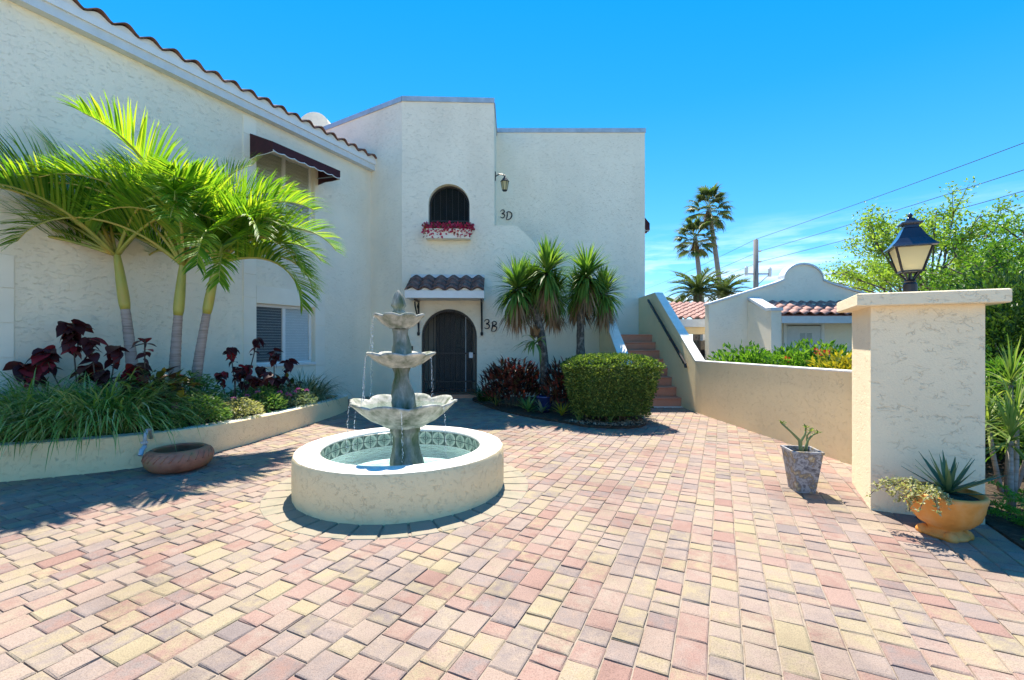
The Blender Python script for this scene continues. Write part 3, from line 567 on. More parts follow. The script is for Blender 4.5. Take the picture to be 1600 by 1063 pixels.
number('house_number', '3B', P(757, 514, 10.43)+NF*.0, UF, NF, 'black forged house number 3B beside the iron gate')
number('house_number', '3D', P(782, 341, YR-.001), V((1, 0, 0)), V((0, -1, 0)), 'black forged house number 3D high on the shaded wall')

# wall lantern on the tower's return wall
lb = V((D.x, 11.0, 4.95)); t = thing('wall_lantern', 'small black coach lantern on the wall above the number 3D', 'lantern', lb)
MB().box(lb+V((.012, 0, .42)), (.02, .09, .2)).build('back_plate', 'black', t)
MB().tube([lb+V((.02, 0, .42)), lb+V((.1, 0, .47)), lb+V((.2, 0, .46)), lb+V((.24, 0, .42))], .014, 6).build('arm', 'black', t)
lc = lb+V((.24, 0, 0))
MB().lathe([(0, .46), (.02, .44), (.02, .40), (.05, .375), (.105, .30), (.11, .285), (0, .285)], lc, 6).build('cap', 'black', t)
MB().lathe([(.055, .08), (.09, .285)], lc, 6).build('glass', 'frost', t, solid=False)
cg = MB().lathe([(0, .05), (.05, .055), (.062, .08), (0, .08)], lc, 6)
for i in range(6):
    a = math.pi*i/3; cg.tube([lc+V((.058*math.cos(a), .058*math.sin(a), .08)), lc+V((.094*math.cos(a), .094*math.sin(a), .285))], .007, 5)
cg.build('cage', 'black', t)

# awnings
def awning(O, u, n, wdt, zt, zf, d, drop, label):
    t = thing('window_awning', label, 'awning', O+z*zt); q = lambda a, dd, h: O+u*a+n*dd+z*h
    top = MB().add([q(0, .0, zt), q(wdt, .0, zt), q(wdt, d, zf+drop), q(0, d, zf+drop), q(0, 0, zt-.012), q(wdt, 0, zt-.012), q(wdt, d-.01, zf+drop-.012), q(0, d-.01, zf+drop-.012)], [(0, 1, 2, 3), (4, 5, 6, 7), (0, 1, 5, 4), (2, 3, 7, 6)]).build('canvas', 'awning', t)
    va, tr = [], MB(); n_ = 7
    for i in range(n_*6+1): va.append((wdt*i/(n_*6), zf-.025*abs(math.sin(math.pi*i/6))+.02))
    MB().panel(q(0, d, 0), u, n, va+[(wdt, zf+drop), (0, zf+drop)], (), .008).build('valance', 'awning', t)
    tr.tube([q(a, d+.004, h) for a, h in va], .009, 5); tr.build('trim', 'white', t)
    for e in (0, wdt-.008):
        MB().panel(q(e, 0, 0), n, u, [(0, zt-.47), (d*.33, zt-.44), (d*.66, zf-.01), (d, zf), (d, zf+drop), (0, zt)], (), -.008).build('side_panel', 'awning', t)
        MB().tube([q(e, 0, zt-.47), q(e, d*.33, zt-.44), q(e, d*.66, zf-.01), q(e, d, zf)], .008, 5).build('trim', 'white', t)
    MB().tube([q(.05, .02, zt-.35), q(.05, d-.02, zf+.05), q(wdt-.05, d-.02, zf+.05), q(wdt-.05, .02, zt-.35)], .01, 5).build('frame', 'flash', t)
awning(A+U*1.56+NW*.002, U, NW, 1.52, 5.10, 4.66, .63, .17, 'dark maroon canvas awning with white scalloped trim under the tiled eave')
awning(V((XR+.002, YR+.75, 0)), V((0, 1, 0)), V((1, 0, 0)), 1.5, 5.12, 4.5, .36, .2, 'maroon awning peeping past the far corner of the shaded wall')

# window box with bougainvillea
bx0 = P(668, 376, 10.2); t = thing('flower_box', 'cream window box full of magenta flowers under the arched window', 'flower box', bx0)
bo = q(wc-whf-.03, -.001, 3.66)
MB().ob(bo, UF*(2*whf+.06), NF*.24, z*.22).build('trough', 'smooth', t)
m_ = MB(); fl = MB(); r_ = random.Random(3)
for i in range(900):
    a = r_.uniform(-.06, 1.08); d = r_.uniform(0, .3); dr_ = r_.random()**1.4*.24*(1 if (a < .38 or a > .62) else .55) if d > .22 else 0
    p = bo+UF*a+NF*d+z*(.22+r_.uniform(-.02, .13)-dr_)
    leaf(fl if r_.random() < .86 else m_, p, rdir(r_), rdir(r_), .062, .055)
o = fl.build('flowers', 'magenta', t, solid=False); o['kind'] = 'stuff'; o = m_.build('foliage', 'croton', t, solid=False); o['kind'] = 'stuff'

# ================================================================== STAIRS AND GARDEN WALLS
X_ = V((1, 0, 0)); SX0, SX1, SY, RIS, TR = 2.27, 3.42, 9.04, .186, .27
st = thing('staircase', 'terracotta tiled outdoor staircase climbing between cream stucco side walls', 'staircase', (2.85, SY, 0))
for i in range(8):
    y0, zt_ = SY+TR*i, RIS*(i+1); s_ = MB(); dep = TR+.05 if i < 7 else 1.16
    prof = [(y0+.012, zt_-RIS+.003), (y0+.012, zt_-.035), (y0-.004, zt_-.03), (y0-.010, zt_-.016), (y0-.004, zt_-.004), (y0+.01, zt_), (y0+dep, zt_), (y0+dep, zt_-RIS+.003)]
    s_.panel(V((SX0, 0, 0)), V((0, 1, 0)), V((-1, 0, 0)), prof, (), SX1-SX0-.002); s_.build('step', 'step', st)
MB().panel(V((0, 10.80, 0)), X_, V((0, -1, 0)), [(SX0-.01, -.03), (SX0-.01, 1.48), (D.x+.3, 3.2), (D.x+.02, 3.2), (D.x+.02, -.03)], (), YR-10.83).build('upper_flight_block', 'step', st)  # unseen solid ramp for the second flight, added to block light from below
MB().ob((SX0, SY-.09, -.02), V((SX1-SX0, 0, 0)), V((0, .1, 0)), z*.03).build('kerb_strip', 'rimtop', st)
MB().panel(V((2.06, 0, 0)), V((0, 1, 0)), V((-1, 0, 0)), [(8.15, -.03), (10.545, -.03), (10.545, 2.168), (8.75, 1.07), (8.15, .72)], (), .205).build('side_wall', 'tan', st)
MB().panel(V((2.055, 0, .001)), V((0, 1, 0)), V((-1, 0, 0)), [(10.546, 2.169), (8.75, 1.071), (8.15, .721), (8.15, .741), (8.75, 1.091), (10.546, 2.189)], (), .215).build('wall_coping', 'rimtop', st)
gw = thing('garden_wall', 'tan rough stucco garden wall sloping down from the stairs to the lantern pillar', 'wall', (3.5, 7, 0))
prof = [(12.09, -.03), (12.09, 2.47), (10.72, 2.47), (8.36, .95), (8.36, -.03)]
MB().panel(V((3.42, 0, 0)), V((0, 1, 0)), V((-1, 0, 0)), prof, (), .18).build('stair_parapet', 'tan', gw)
MB().panel(V((3.417, 0, .0)), V((0, 1, 0)), V((-1, 0, 0)), [(12.09, 2.471), (10.72, 2.471), (8.36, .951), (8.36, .968), (10.72, 2.488), (12.09, 2.488)], (), .186).build('coping', 'rimtop', gw)
w0, w1 = V((3.42, 8.359, 0)), V((3.72, 4.15, 0)); ud = (w1-w0).normalized(); nn = V((-abs(ud.y), -abs(ud.x), 0)); ll = (w1-w0).length
MB().panel(w0, ud, nn, [(0, -.03), (ll, -.03), (ll, 1.005), (0, .95)], (), .18).build('low_wall', 'tan', gw)
MB().panel(w0+nn*.003, ud, nn, [(0, .951), (ll, 1.006), (ll, 1.023), (0, .968)], (), .186).build('low_coping', 'rimtop', gw)
t = thing('handrail', 'black metal handrail bracketed to the wall beside the terracotta steps', 'handrail', (3.34, 9.8, .9))
ha, hb = V((3.34, 11.0, 2.33)), V((3.34, 8.62, .875)); MB().bar(ha, hb, .035, z, .05).build('rail', 'black', t)
for f in (.08, .33, .62, .93):
    p = ha.lerp(hb, f); MB().tube([p-z*.02, p+V((.01, 0, -.08)), p+V((.075, 0, -.085))], .009, 6).build('bracket', 'black', t)
MB().tube([hb+V((0, .02, .0)), hb+V((0, -.015, -.05))], .028, 8).build('end_knob', 'black', t)

# pillar and its lantern
pl = thing('gate_pillar', 'square rough stucco pillar with a flat overhanging cap and lantern on top', 'pillar', P1.lerp(P2, .5).lerp(P0, .5))
pc = (P0+P2)/2
u1, v1 = (P2-P1), (P0-P1)
MB().ob(P1-z*.04, u1, v1, z*1.655).build('shaft', 'pillar', pl)
uu, vv = u1.normalized(), v1.normalized(); ov = .105
cp = MB(); c0 = P1-uu*ov-vv*ov+z*1.615; a_, b_ = uu*(u1.length+2*ov), vv*(v1.length+2*ov); e = .008
cp.add([c0+uu*e+vv*e, c0+a_-uu*e+vv*e, c0+a_+b_-uu*e-vv*e, c0+b_+uu*e-vv*e, c0+z*e, c0+a_+z*e, c0+a_+b_+z*e, c0+b_+z*e,
        c0+z*.092, c0+a_+z*.092, c0+a_+b_+z*.092, c0+b_+z*.092, c0+z*.1+uu*.012+vv*.012, c0+a_+z*.1-uu*.012+vv*.012, c0+a_+b_+z*.1-uu*.012-vv*.012, c0+b_+z*.1+uu*.012-vv*.012],
       [(3, 2, 1, 0), (12, 13, 14, 15)]+[(k*4+i, k*4+(i+1) % 4, k*4+4+(i+1) % 4, k*4+4+i) for k in range(3) for i in range(4)])
cp.build('cap', 'pillar', pl)
lz = pc+z*1.716; t = thing('pillar_lantern', 'black square post lantern with cream frosted panes on the stucco pillar', 'lantern', lz)
def sq(mb, rings_, c, cap=True):                   # stacked squares (half width, height)
    vs = []
    for h_, zz in rings_: vs += [c+uu*(sx_*h_)+vv*(sy_*h_)+z*zz for sx_, sy_ in ((-1, -1), (1, -1), (1, 1), (-1, 1))]
    n_ = len(rings_); fs = [(k*4+i, k*4+(i+1) % 4, k*4+4+(i+1) % 4, k*4+4+i) for k in range(n_-1) for i in range(4)]
    if cap: fs += [(3, 2, 1, 0), tuple((n_-1)*4+i for i in range(4))]
    return mb.add(vs, fs)
MB().lathe([(0, 0), (.048, 0), (.048, .10), (.038, .115), (.042, .125), (.03, .14), (0, .14)], lz, 20).build('base', 'black', t)
ar = MB()
for sx_, sy_ in ((-1, -1), (1, -1), (1, 1), (-1, 1)):
    d_ = uu*sx_+vv*sy_; ar.tube(catmull([lz+d_*.012+z*.125, lz+d_*.03+z*.15, lz+d_*.036+z*.165, lz+d_*.060+z*.2], 3), .008, 6)
ar.tube([lz+z*.13, lz+z*.19], .012, 8); ar.build('scroll_arms', 'black', t)
gl = MB(); g0, g1, z0, z1 = .066, .116, .205, .405
cs_ = [(-1, -1), (1, -1), (1, 1), (-1, 1)]
for i in range(4):
    (ax, ay), (bx_, by_) = cs_[i], cs_[(i+1) % 4]
    MB().add([lz+uu*ax*g0+vv*ay*g0+z*z0, lz+uu*bx_*g0+vv*by_*g0+z*z0, lz+uu*bx_*g1+vv*by_*g1+z*z1, lz+uu*ax*g1+vv*ay*g1+z*z1], [(0, 1, 2, 3)]).build('pane', 'frost', t, solid=False)
fr = MB()
for i in range(4):
    (ax, ay), (bx_, by_) = cs_[i], cs_[(i+1) % 4]; k = 1.015
    p, q_, p2, q2 = lz+(uu*ax+vv*ay)*g0*k+z*z0, lz+(uu*bx_+vv*by_)*g0*k+z*z0, lz+(uu*ax+vv*ay)*g1*k+z*z1, lz+(uu*bx_+vv*by_)*g1*k+z*z1
    fr.bar(p, p2, .013).bar(p, q_, .013).bar(p2, q2, .012)
fr.build('frame', 'black', t)
sq(MB(), [(.135, .398), (.148, .403), (.148, .412), (.126, .435), (.096, .475), (.074, .52), (.056, .562), (.048, .57), (.045, .60)], lz).build('roof', 'blue_black', t)
sq(MB(), [(.068, .598), (.072, .604), (.072, .612), (.042, .622), (.032, .635), (.024, .652)], lz).build('vent_hood', 'blue_black', t)
MB().lathe([(0, .65), (.022, .652), (.012, .662), (.02, .675), (.012, .69), (0, .70)], lz, 10).build('finial', 'blue_black', t)

# ================================================================== PLANTER BED WALL (left)
pw = thing('planter_wall', 'low curved cream stucco planter wall in front of the palms', 'planter', (-4, 5.2, 0))
inn = []
for i in range(len(PC)):
    a, b_ = PC[max(i-1, 0)], PC[min(i+1, len(PC)-1)]; d = V((b_[0]-a[0], b_[1]-a[1], 0)).normalized(); nrm = V((-d.y, d.x, 0)); inn.append((PC[i][0]+nrm.x*.19, PC[i][1]+nrm.y*.19))
def ph(i): f = i/(len(PC)-1); return .345-.13*max(0, (f-.35)/.65)
n_ = len(PC); vs = []
for i in range(n_): h = ph(i); vs += [(PC[i][0], PC[i][1], -.03), (PC[i][0], PC[i][1], h-.012), (PC[i][0]*.94+inn[i][0]*.06, PC[i][1]*.94+inn[i][1]*.06, h), (inn[i][0]*.94+PC[i][0]*.06, inn[i][1]*.94+PC[i][1]*.06, h), (inn[i][0], inn[i][1], h-.012), (inn[i][0], inn[i][1], -.03)]
MB().add(vs, [(i*6+k, (i+1)*6+k, (i+1)*6+k+1, i*6+k+1) for i in range(n_-1) for k in (0, 1, 3, 4)]).build('wall_body', 'tan', pw, smooth=False)
MB().add(vs, [(i*6+2, (i+1)*6+2, (i+1)*6+3, i*6+3) for i in range(n_-1)]).build('wall_top', 'rimtop', pw)
so_ = [(x, y) for x, y in inn]+[(-4.4, 9.3), (-8.2, 2.4)]
sm = MB(); sv = []
for i in range(n_): sv += [(inn[i][0], inn[i][1], ph(i)-.07)]
k = len(sv); wallpts = [A+U*t_ for t_ in [10.2-8.5*i/(n_-1) for i in range(n_)]]
sv += [(p.x+.02, p.y, .30) for p in wallpts]
o = MB().add(sv, [(i, i+1, k+i+1, k+i) for i in range(n_-1)]).build('planter_soil', 'soil', solid=False); o['kind'] = 'structure'

# pipe on the planter wall
pb = P(229, 690, 4.66); t = thing('garden_tap', 'grey pipe and tap over the planter wall behind the brown bowl', 'tap', (pb.x, pb.y, .05))
pb = V((pb.x, pb.y, 0))
MB().tube([pb+V((-.06, .13, .30)), pb+V((-.04, .09, .40)), pb+V((-.015, .02, .405)), pb+V((0, -.02, .36)), pb+V((0, -.02, .25))], .018, 8).build('pipe', 'flash', t, True)
MB().tube([pb+V((0, -.02, .25)), pb+V((.0, -.06, .22)), pb+V((.01, -.09, .17))], .022, 8).box(pb+V((0, -.03, .29)), (.07, .02, .02)).build('tap_body', 'flash', t)

# ================================================================== FOUNTAIN
fb = thing('fountain_basin', 'round tan stucco fountain basin with patterned tile band and pale water', 'fountain basin', FC)
RI, HB = .717, .375; r_ = random.Random(2)
jit = [r_.uniform(-.004, .004) for _ in range(96)]
fn = lambda a, r, zz: (r+(jit[int(a/(2*math.pi)*96) % 96] if r > RI+.05 else 0), zz)
MB().lathe([(FR, -.02), (FR+.003, .2), (FR, HB-.03), (FR-.012, HB-.008)], FC, 96, fn).build('outer_wall', 'tan', fb, True, solid=False)
MB().lathe([(FR-.012, HB-.008), (FR-.035, HB), (RI+.02, HB), (RI+.005, HB-.006), (RI, HB-.02)], FC, 96, fn).build('rim', 'rimtop', fb, True, solid=False)
MB().lathe([(RI, HB-.02), (RI+.012, .1), (RI+.01, .06), (.64, .06), (.60, .10), (.56, .10), (.53, .06), (0, .06)], FC, 64).build('pool_lining', 'poolfloor', fb, True, solid=False)
tlm = MB(); s_ = .0725; tlm.add([(-s_, 0, -s_), (s_, 0, -s_), (s_, 0, s_), (-s_, 0, s_), (-s_+.003, -.007, -s_+.003), (s_-.003, -.007, -s_+.003), (s_-.003, -.007, s_-.003), (-s_+.003, -.007, s_-.003)], [(4, 5, 6, 7), (0, 1, 5, 4), (1, 2, 6, 5), (2, 3, 7, 6), (3, 0, 4, 7)])
tlm = mesh('tile', tlm, 'basintile'); nt_ = 30
for i in range(nt_):
    a = 2*math.pi*i/nt_; rd = V((math.cos(a), math.sin(a), 0)); inst(tlm, 'tile', fb, frame(V((-math.sin(a), math.cos(a), 0)), rd, z, FC+rd*(RI-.003)+z*.278))
MB().lathe([(RI-.012, .205), (.1, .205)], FC, 48).build('water', 'water', fb, True, solid=False)
# tiered fountain: leans slightly as in the photograph
tf = thing('tiered_fountain', 'three-tier scalloped cast stone fountain with pineapple finial', 'fountain', FC+z*.06)
lean = lambda zz: FC+V((.045-.052*zz, 0, 0))
def turned(prof, n=40, fn=None, mb=None, sub=None):
    mb = mb or MB(); k = len(mb.v)
    m2 = MB().lathe([(r, zz) for r, zz in prof], (0, 0, 0), n, fn); mb.add([lean(p.z)+p for p in m2.v], m2.f); return mb
def lobes(n, amp, ph=0): return lambda a, r, zz: (r*(1+amp*math.cos(n*a+ph)), zz)
turned([(0, .06), (.175, .062), (.172, .2), (.165, .24), (.145, .30), (.130, .38), (.126, .44), (.135, .47), (.152, .49), (.16, .51), (.155, .53), (.165, .55), (.16, .58), (.0, .585)], 48, lambda a, r, zz: (r*(.87+(.085*math.cos(6*a+.4) if zz < .47 else .01)), zz)).build('pedestal', 'stone_wet', tf, True)
def bowl(R_, zr, depth, nl, name, water_z, ph=0):
    lip = R_*.10
    def f(a, r, zz):
        k = abs(math.cos(nl*a/2+ph)); s_ = (r/R_)**2; return r*(1-.13*s_*(1-k)**1.5+.012*s_*math.cos(nl*5*a)), zz+s_*depth*.18*(k-.55)
    pr_ = [(.12*R_/.3, zr-depth), (R_*.42, zr-depth*.93), (R_*.62, zr-depth*.72), (R_*.82, zr-depth*.36), (R_*.95, zr-depth*.08), (R_*1.0, zr-.005), (R_*1.01, zr+.012), (R_*.97, zr+.016), (R_*.91, zr-.01), (R_*.80, zr-depth*.30), (R_*.58, zr-depth*.55), (R_*.3, zr-depth*.66), (.02, zr-depth*.68)]
    turned(pr_, nl*12, f).build(name, 'stone', tf, True)
    turned([(R_*.86, water_z), (.03, water_z)], nl*6, lambda a, r, zz: (r*(1-.07*(1-abs(math.cos(nl*a/2+ph)))), zz)).build('water', 'water', tf, True, solid=False)
bowl(.495, .765, .215, 8, 'lower_bowl', .725, .3); bowl(.32, 1.215, .12, 8, 'middle_bowl', 1.20, .2); bowl(.236, 1.572, .115, 8, 'upper_bowl', 1.555, .5)
tw = lambda a, r, zz: (r*(.80+.15*math.cos(3*a+zz*9)+.06*math.cos(7*a-zz*20)), zz)
turned([(0, .60), (.10, .61), (.125, .70), (.13, .78), (.122, .84), (.10, .92), (.082, 1.0), (.078, 1.04), (.092, 1.08), (.10, 1.10), (.09, 1.12), (0, 1.13)], 36, tw).build('middle_stem', 'stone_wet', tf, True)
turned([(0, 1.14), (.09, 1.15), (.11, 1.20), (.112, 1.235), (.10, 1.29), (.085, 1.35), (.078, 1.40), (.086, 1.44), (.09, 1.455), (0, 1.46)], 36, tw).build('upper_stem', 'stone_wet', tf, True)
def pine(a, r, zz):
    return (r*(1+.16*math.cos(5*a+zz*75)*math.cos(5*a-zz*75)) if zz > 1.655 else r*(1+.1*math.cos(8*a)), zz)
turned([(0, 1.5), (.04, 1.51), (.035, 1.575), (.06, 1.59), (.068, 1.605), (.045, 1.625), (.05, 1.65), (.064, 1.67), (.064, 1.70), (.055, 1.735), (.038, 1.772), (.016, 1.805), (0, 1.825)], 48, pine).build('finial', 'stone_wet', tf, True)
r_ = random.Random(9)
def drips(p, z0, z1, n, lean_=-.02):
    m_ = MB()
    for i in range(n):
        f = i/n; zz = z0+(z1-z0)*f+r_.uniform(-.01, .01); c = V((p[0]+lean_*math.sqrt(f)+r_.uniform(-.008, .008)*f*2, p[1]+r_.uniform(-.006, .006), zz)); s_ = r_.uniform(.0015, .0038)
        m_.add([c+V((s_, 0, 0)), c+V((0, s_, 0)), c+V((-s_, 0, 0)), c+V((0, -s_, 0)), c+V((0, 0, s_*4)), c-V((0, 0, s_*4))], [(0, 1, 4), (1, 2, 4), (2, 3, 4), (3, 0, 4), (1, 0, 5), (2, 1, 5), (3, 2, 5), (0, 3, 5)])
    o = m_.build('falling_drops', 'drip', tf, solid=False); o['kind'] = 'stuff'
for (ang, rr_, z0, z1, n) in ((3.25, .235, 1.56, 1.22, 34), (3.5, .225, 1.56, .78, 60), (3.15, .325, 1.2, .77, 52), (3.6, .32, 1.2, .76, 46), (5.9, .32, 1.2, .76, 40), (3.3, .49, .74, .21, 40), (4.9, .49, .75, .21, 40), (5.75, .48, .75, .21, 40), (4.0, .49, .74, .21, 30)):
    c = lean(z0); drips((c.x+rr_*math.cos(ang), c.y+rr_*math.sin(ang)), z0, z1, n, -.03 if math.cos(ang) < 0 else .02)

# ================================================================== POTS
bc = V((-3.49, 4.70, 0))
t = thing('clay_bowl', 'wide squat brown clay bowl standing on the pavers by the planter wall', 'bowl', bc)
rb_ = .305
MB().lathe([(0, .0), (rb_*.62, .0), (rb_*.82, .025), (rb_*.96, .07), (rb_, .12), (rb_*.97, .165), (rb_*.88, .205), (rb_*.78, .222), (rb_*.72, .222), (rb_*.70, .21), (rb_*.82, .17), (rb_*.86, .10), (rb_*.6, .03), (0, .03)], bc, 48).build('body', 'clay_br', t, True)
gm = MB()
for k in range(26):
    a = 2*math.pi*k/26
    gm.tube([bc+V(((rb_*rr_+.001)*math.cos(a+da), (rb_*rr_+.001)*math.sin(a+da), zz)) for rr_, zz, da in ((.995, .13, 0), (.985, .15, .05), (.955, .175, .11), (.90, .198, .18))], .0055, 5)
gm.build('carved_bands', 'clay_br', t, True)
# tall zinc planter with a desert rose
tp_ = V((2.60, 4.02, 0)); t = thing('tall_planter', 'tall tapered weathered grey planter with mottled sides beside the garden wall', 'planter', tp_)
ua, va_ = V((math.cos(R(-9)), math.sin(R(-9)), 0)), V((math.sin(R(9)), math.cos(R(9)), 0))
vs = []
for h_, zz in ((.078, 0), (.120, .352), (.128, .356), (.128, .374), (.112, .374), (.106, .31), (.0, .31)):
    vs += [tp_+ua*(a*h_)+va_*(b_*h_)+z*zz for a, b_ in ((-1, -1), (1, -1), (1, 1), (-1, 1))]
MB().add(vs, [(3, 2, 1, 0)]+[(k*4+i, k*4+(i+1) % 4, k*4+4+(i+1) % 4, k*4+4+i) for k in range(6) for i in range(4)]).build('tub', 'zinc', t)
sp = MB()
for i in range(60):
    q_ = tp_+ua*rnd.uniform(-.09, .09)+va_*rnd.uniform(-.09, .09)+z*.314; sp.box(q_, (.03, .02, .012), rnd.uniform(0, 3))
o = sp.build('soil', 'soil', t); o['kind'] = 'stuff'
dz = tp_+z*.31; d_ = thing('desert_rose', 'nearly bare desert rose with thick green stems in the tall grey planter', 'plant', dz)
br = [([(0, 0, 0), (-.01, 0, .08), (-.02, 0, .14), (-.10, .0, .22), (-.165, .02, .285)], [.02, .017, .013, .009, .008]), ([(-.01, 0, .05), (0, .01, .13), (.03, 0, .19), (.045, .01, .25)], [.016, .012, .009, .007]),
      ([(.03, .01, 0), (.04, 0, .08), (.055, 0, .14), (.10, 0, .19), (.14, .0, .205)], [.016, .014, .01, .008, .007]), ([(.05, 0, .12), (.06, .02, .18), (.085, 0, .225)], [.01, .008, .007])]
m_ = MB(); lf = MB()
for pts, rd in br:
    pp = [dz+V(p) for p in pts]; m_.tube(pp, rd, 7)
    for k in range(9): leaf(lf, pp[-1]+rdir()*.008, V((rnd.uniform(-1, 1), rnd.uniform(-1, 1), .6)), z, .04, .016)
    for k in range(5): leaf(lf, pp[-2].lerp(pp[-1], rnd.random()), V((rnd.uniform(-1, 1), rnd.uniform(-1, 1), .5)), z, .03, .013)
m_.build('stem', 'greenstem', d_, True); lf.build('leaves', 'hedge', d_, solid=False)
# orange terracotta bowl with agave
ob_ = V((3.0, 3.11, 0)); t = thing('terracotta_bowl', 'orange terracotta footed bowl against the base of the stucco pillar', 'pot', ob_)
flute = lambda a, r, zz: (r*(1+(.022*math.cos(20*a) if .07 < zz < .2 and math.cos(a-5.6) > .72 else 0)), zz)
MB().lathe([(0.000, .0), (0.124, .0), (0.132, .015), (0.120, .03), (0.092, .05), (0.096, .065), (0.140, .09), (0.180, .14), (0.202, .20), (0.208, .245), (0.214, .262), (0.220, .285), (0.214, .302), (0.200, .305), (0.188, .295), (0.184, .26), (0.000, .255)], ob_, 60, flute).build('body', 'clay_or', t, True)
for k in range(4):
    a = R(45+90*k)+.3; c = ob_+V((.11*math.cos(a), .11*math.sin(a), 0)); MB().lathe([(0, .0), (.042, .0), (.044, .02), (.03, .045), (0, .06)], c, 12).build('foot', 'clay_or', t, True)
MB().lathe([(.185, .268), (.12, .285), (0, .29)], ob_, 24).build('soil', 'soil', t, True, solid=False)
ag = thing('agave', 'spiky blue-green agave rosette growing in the orange terracotta bowl', 'agave', ob_+z*.29)
lm = MB(); n_ = 7; vs = []
for i in range(n_):
    f = i/(n_-1); wd = .024*math.sin(math.pi*(.22+.78*f))**.7*(1-f**4)+.001 if i < n_-1 else .001
    vs += [V((f, -wd, .02*f*f+wd*.5)), V((f, 0, .02*f*f-.006)), V((f, wd, .02*f*f+wd*.5))]
lm.add(vs, [(i*3+k, i*3+k+1, i*3+k+4, i*3+k+3) for i in range(n_-1) for k in range(2)]); lm = mesh('leaf', lm, 'agave', True)
def leafm(me, name, parent, p, az, el, s, roll=0, ws=1):
    x = V((math.cos(az)*math.cos(el), math.sin(az)*math.cos(el), math.sin(el))); y = V((-math.sin(az), math.cos(az), 0)); zz = x.cross(y)
    return inst(me, name, parent, frame(x*s, (y*math.cos(roll)+zz*math.sin(roll))*s*ws, (zz*math.cos(roll)-y*math.sin(roll))*s, p))
r_ = random.Random(4)
for i in range(26):
    f = i/26; leafm(lm, 'leaf', ag, ob_+V((.03, 0, .285)), i*2.4+.3, R(14+66*f+r_.uniform(-6, 6)), r_.uniform(.30, .38)*(1-.25*f), 0, 2.1)
leafm(lm, 'leaf', ag, ob_+V((.03, 0, .30)), R(4), R(12), .46, 0, 2.0)
tp2 = thing('trailing_plant', 'cream and green trailing plant spilling over the orange bowl rim', 'plant', ob_+V((-.16, 0, .28)))
m_ = MB(); lf = MB()
for i in range(26):
    a = R(r_.uniform(130, 265)); p = ob_+V((-.12+r_.uniform(-.05, .06), r_.uniform(-.09, .09), .28)); e = R(r_.uniform(20, 60)); pts = [p.copy()]; ln = r_.uniform(.14, .34)
    for k in range(7):
        p = p+V((math.cos(a)*math.cos(e), math.sin(a)*math.cos(e), math.sin(e)))*ln/7; e -= R(r_.uniform(8, 22)); pts.append(p.copy())
        for j in range(7): leaf(lf, p+rdir(r_)*.012, rdir(r_)+z*.3, rdir(r_)+z, r_.uniform(.018, .03), .015)
    m_.tube(pts, .0025, 4)
m_.build('stems', 'stem', tp2); lf.build('leaves', 'trail', tp2, solid=False)

# ================================================================== PLANTS IN THE LEFT BED
def stuff(o): o['kind'] = 'stuff'; return o
def frond(parent, base, az, el, ln, droop, r, twist=0):
    """arching feather frond: leaflets rise in a V from the rachis and droop at the tips"""
    pts = []; p = vec(base).copy(); n = 14; e = el; a = az
    for i in range(n+1):
        pts.append(p.copy()); p = p+V((math.cos(a)*math.cos(e), math.sin(a)*math.cos(e), math.sin(e)))*(ln/n); e -= droop*(.35+1.3*i/n)/n; a += twist/n
    stem = MB().tube(pts, [.022*(1-.85*i/n)+.002 for i in range(n+1)], 6); lf = MB(); m = 62
    for i in range(m):
        f = .16+.84*(i/(m-1))**.95; k = min(f*n, n-.001); j = int(k); q = pts[j].lerp(pts[j+1], k-j); d = (pts[j+1]-pts[j]).normalized()
        sd_ = d.cross(z); sd_ = sd_.normalized() if sd_.length > .05 else V((-math.sin(az), math.cos(az), 0)); u = sd_.cross(d)
        L0 = ln*.33*(math.sin(math.pi*min(1, .22+.72*f))**.6)*r.uniform(.88, 1.1)
        for s_ in (-1, 1):
            dr = (d*(.55+.5*f)+sd_*s_*.62+u*.52+rdir(r)*.10).normalized(); w_ = .031*(1-.3*f)*r.uniform(.8, 1.15)
            ps = [q.copy()]; g_ = dr.copy(); pp = q.copy()
            for kk in range(4):
                pp = pp+g_*L0/4; g_ = (g_+V((0, 0, -.06-.09*kk*r.uniform(.2, 1.5)))).normalized(); ps.append(pp.copy())
            wv = dr.cross(u if abs(dr.dot(u)) < .9 else d).normalized()
            lf.strip(ps, [w_*.6, w_, w_*.9, w_*.6, .002], wv)
    fr_ = lf.build('frond', 'palm', parent, solid=False, loc=base); stem.build('rachis', 'shaft', fr_, True, loc=base); return fr_
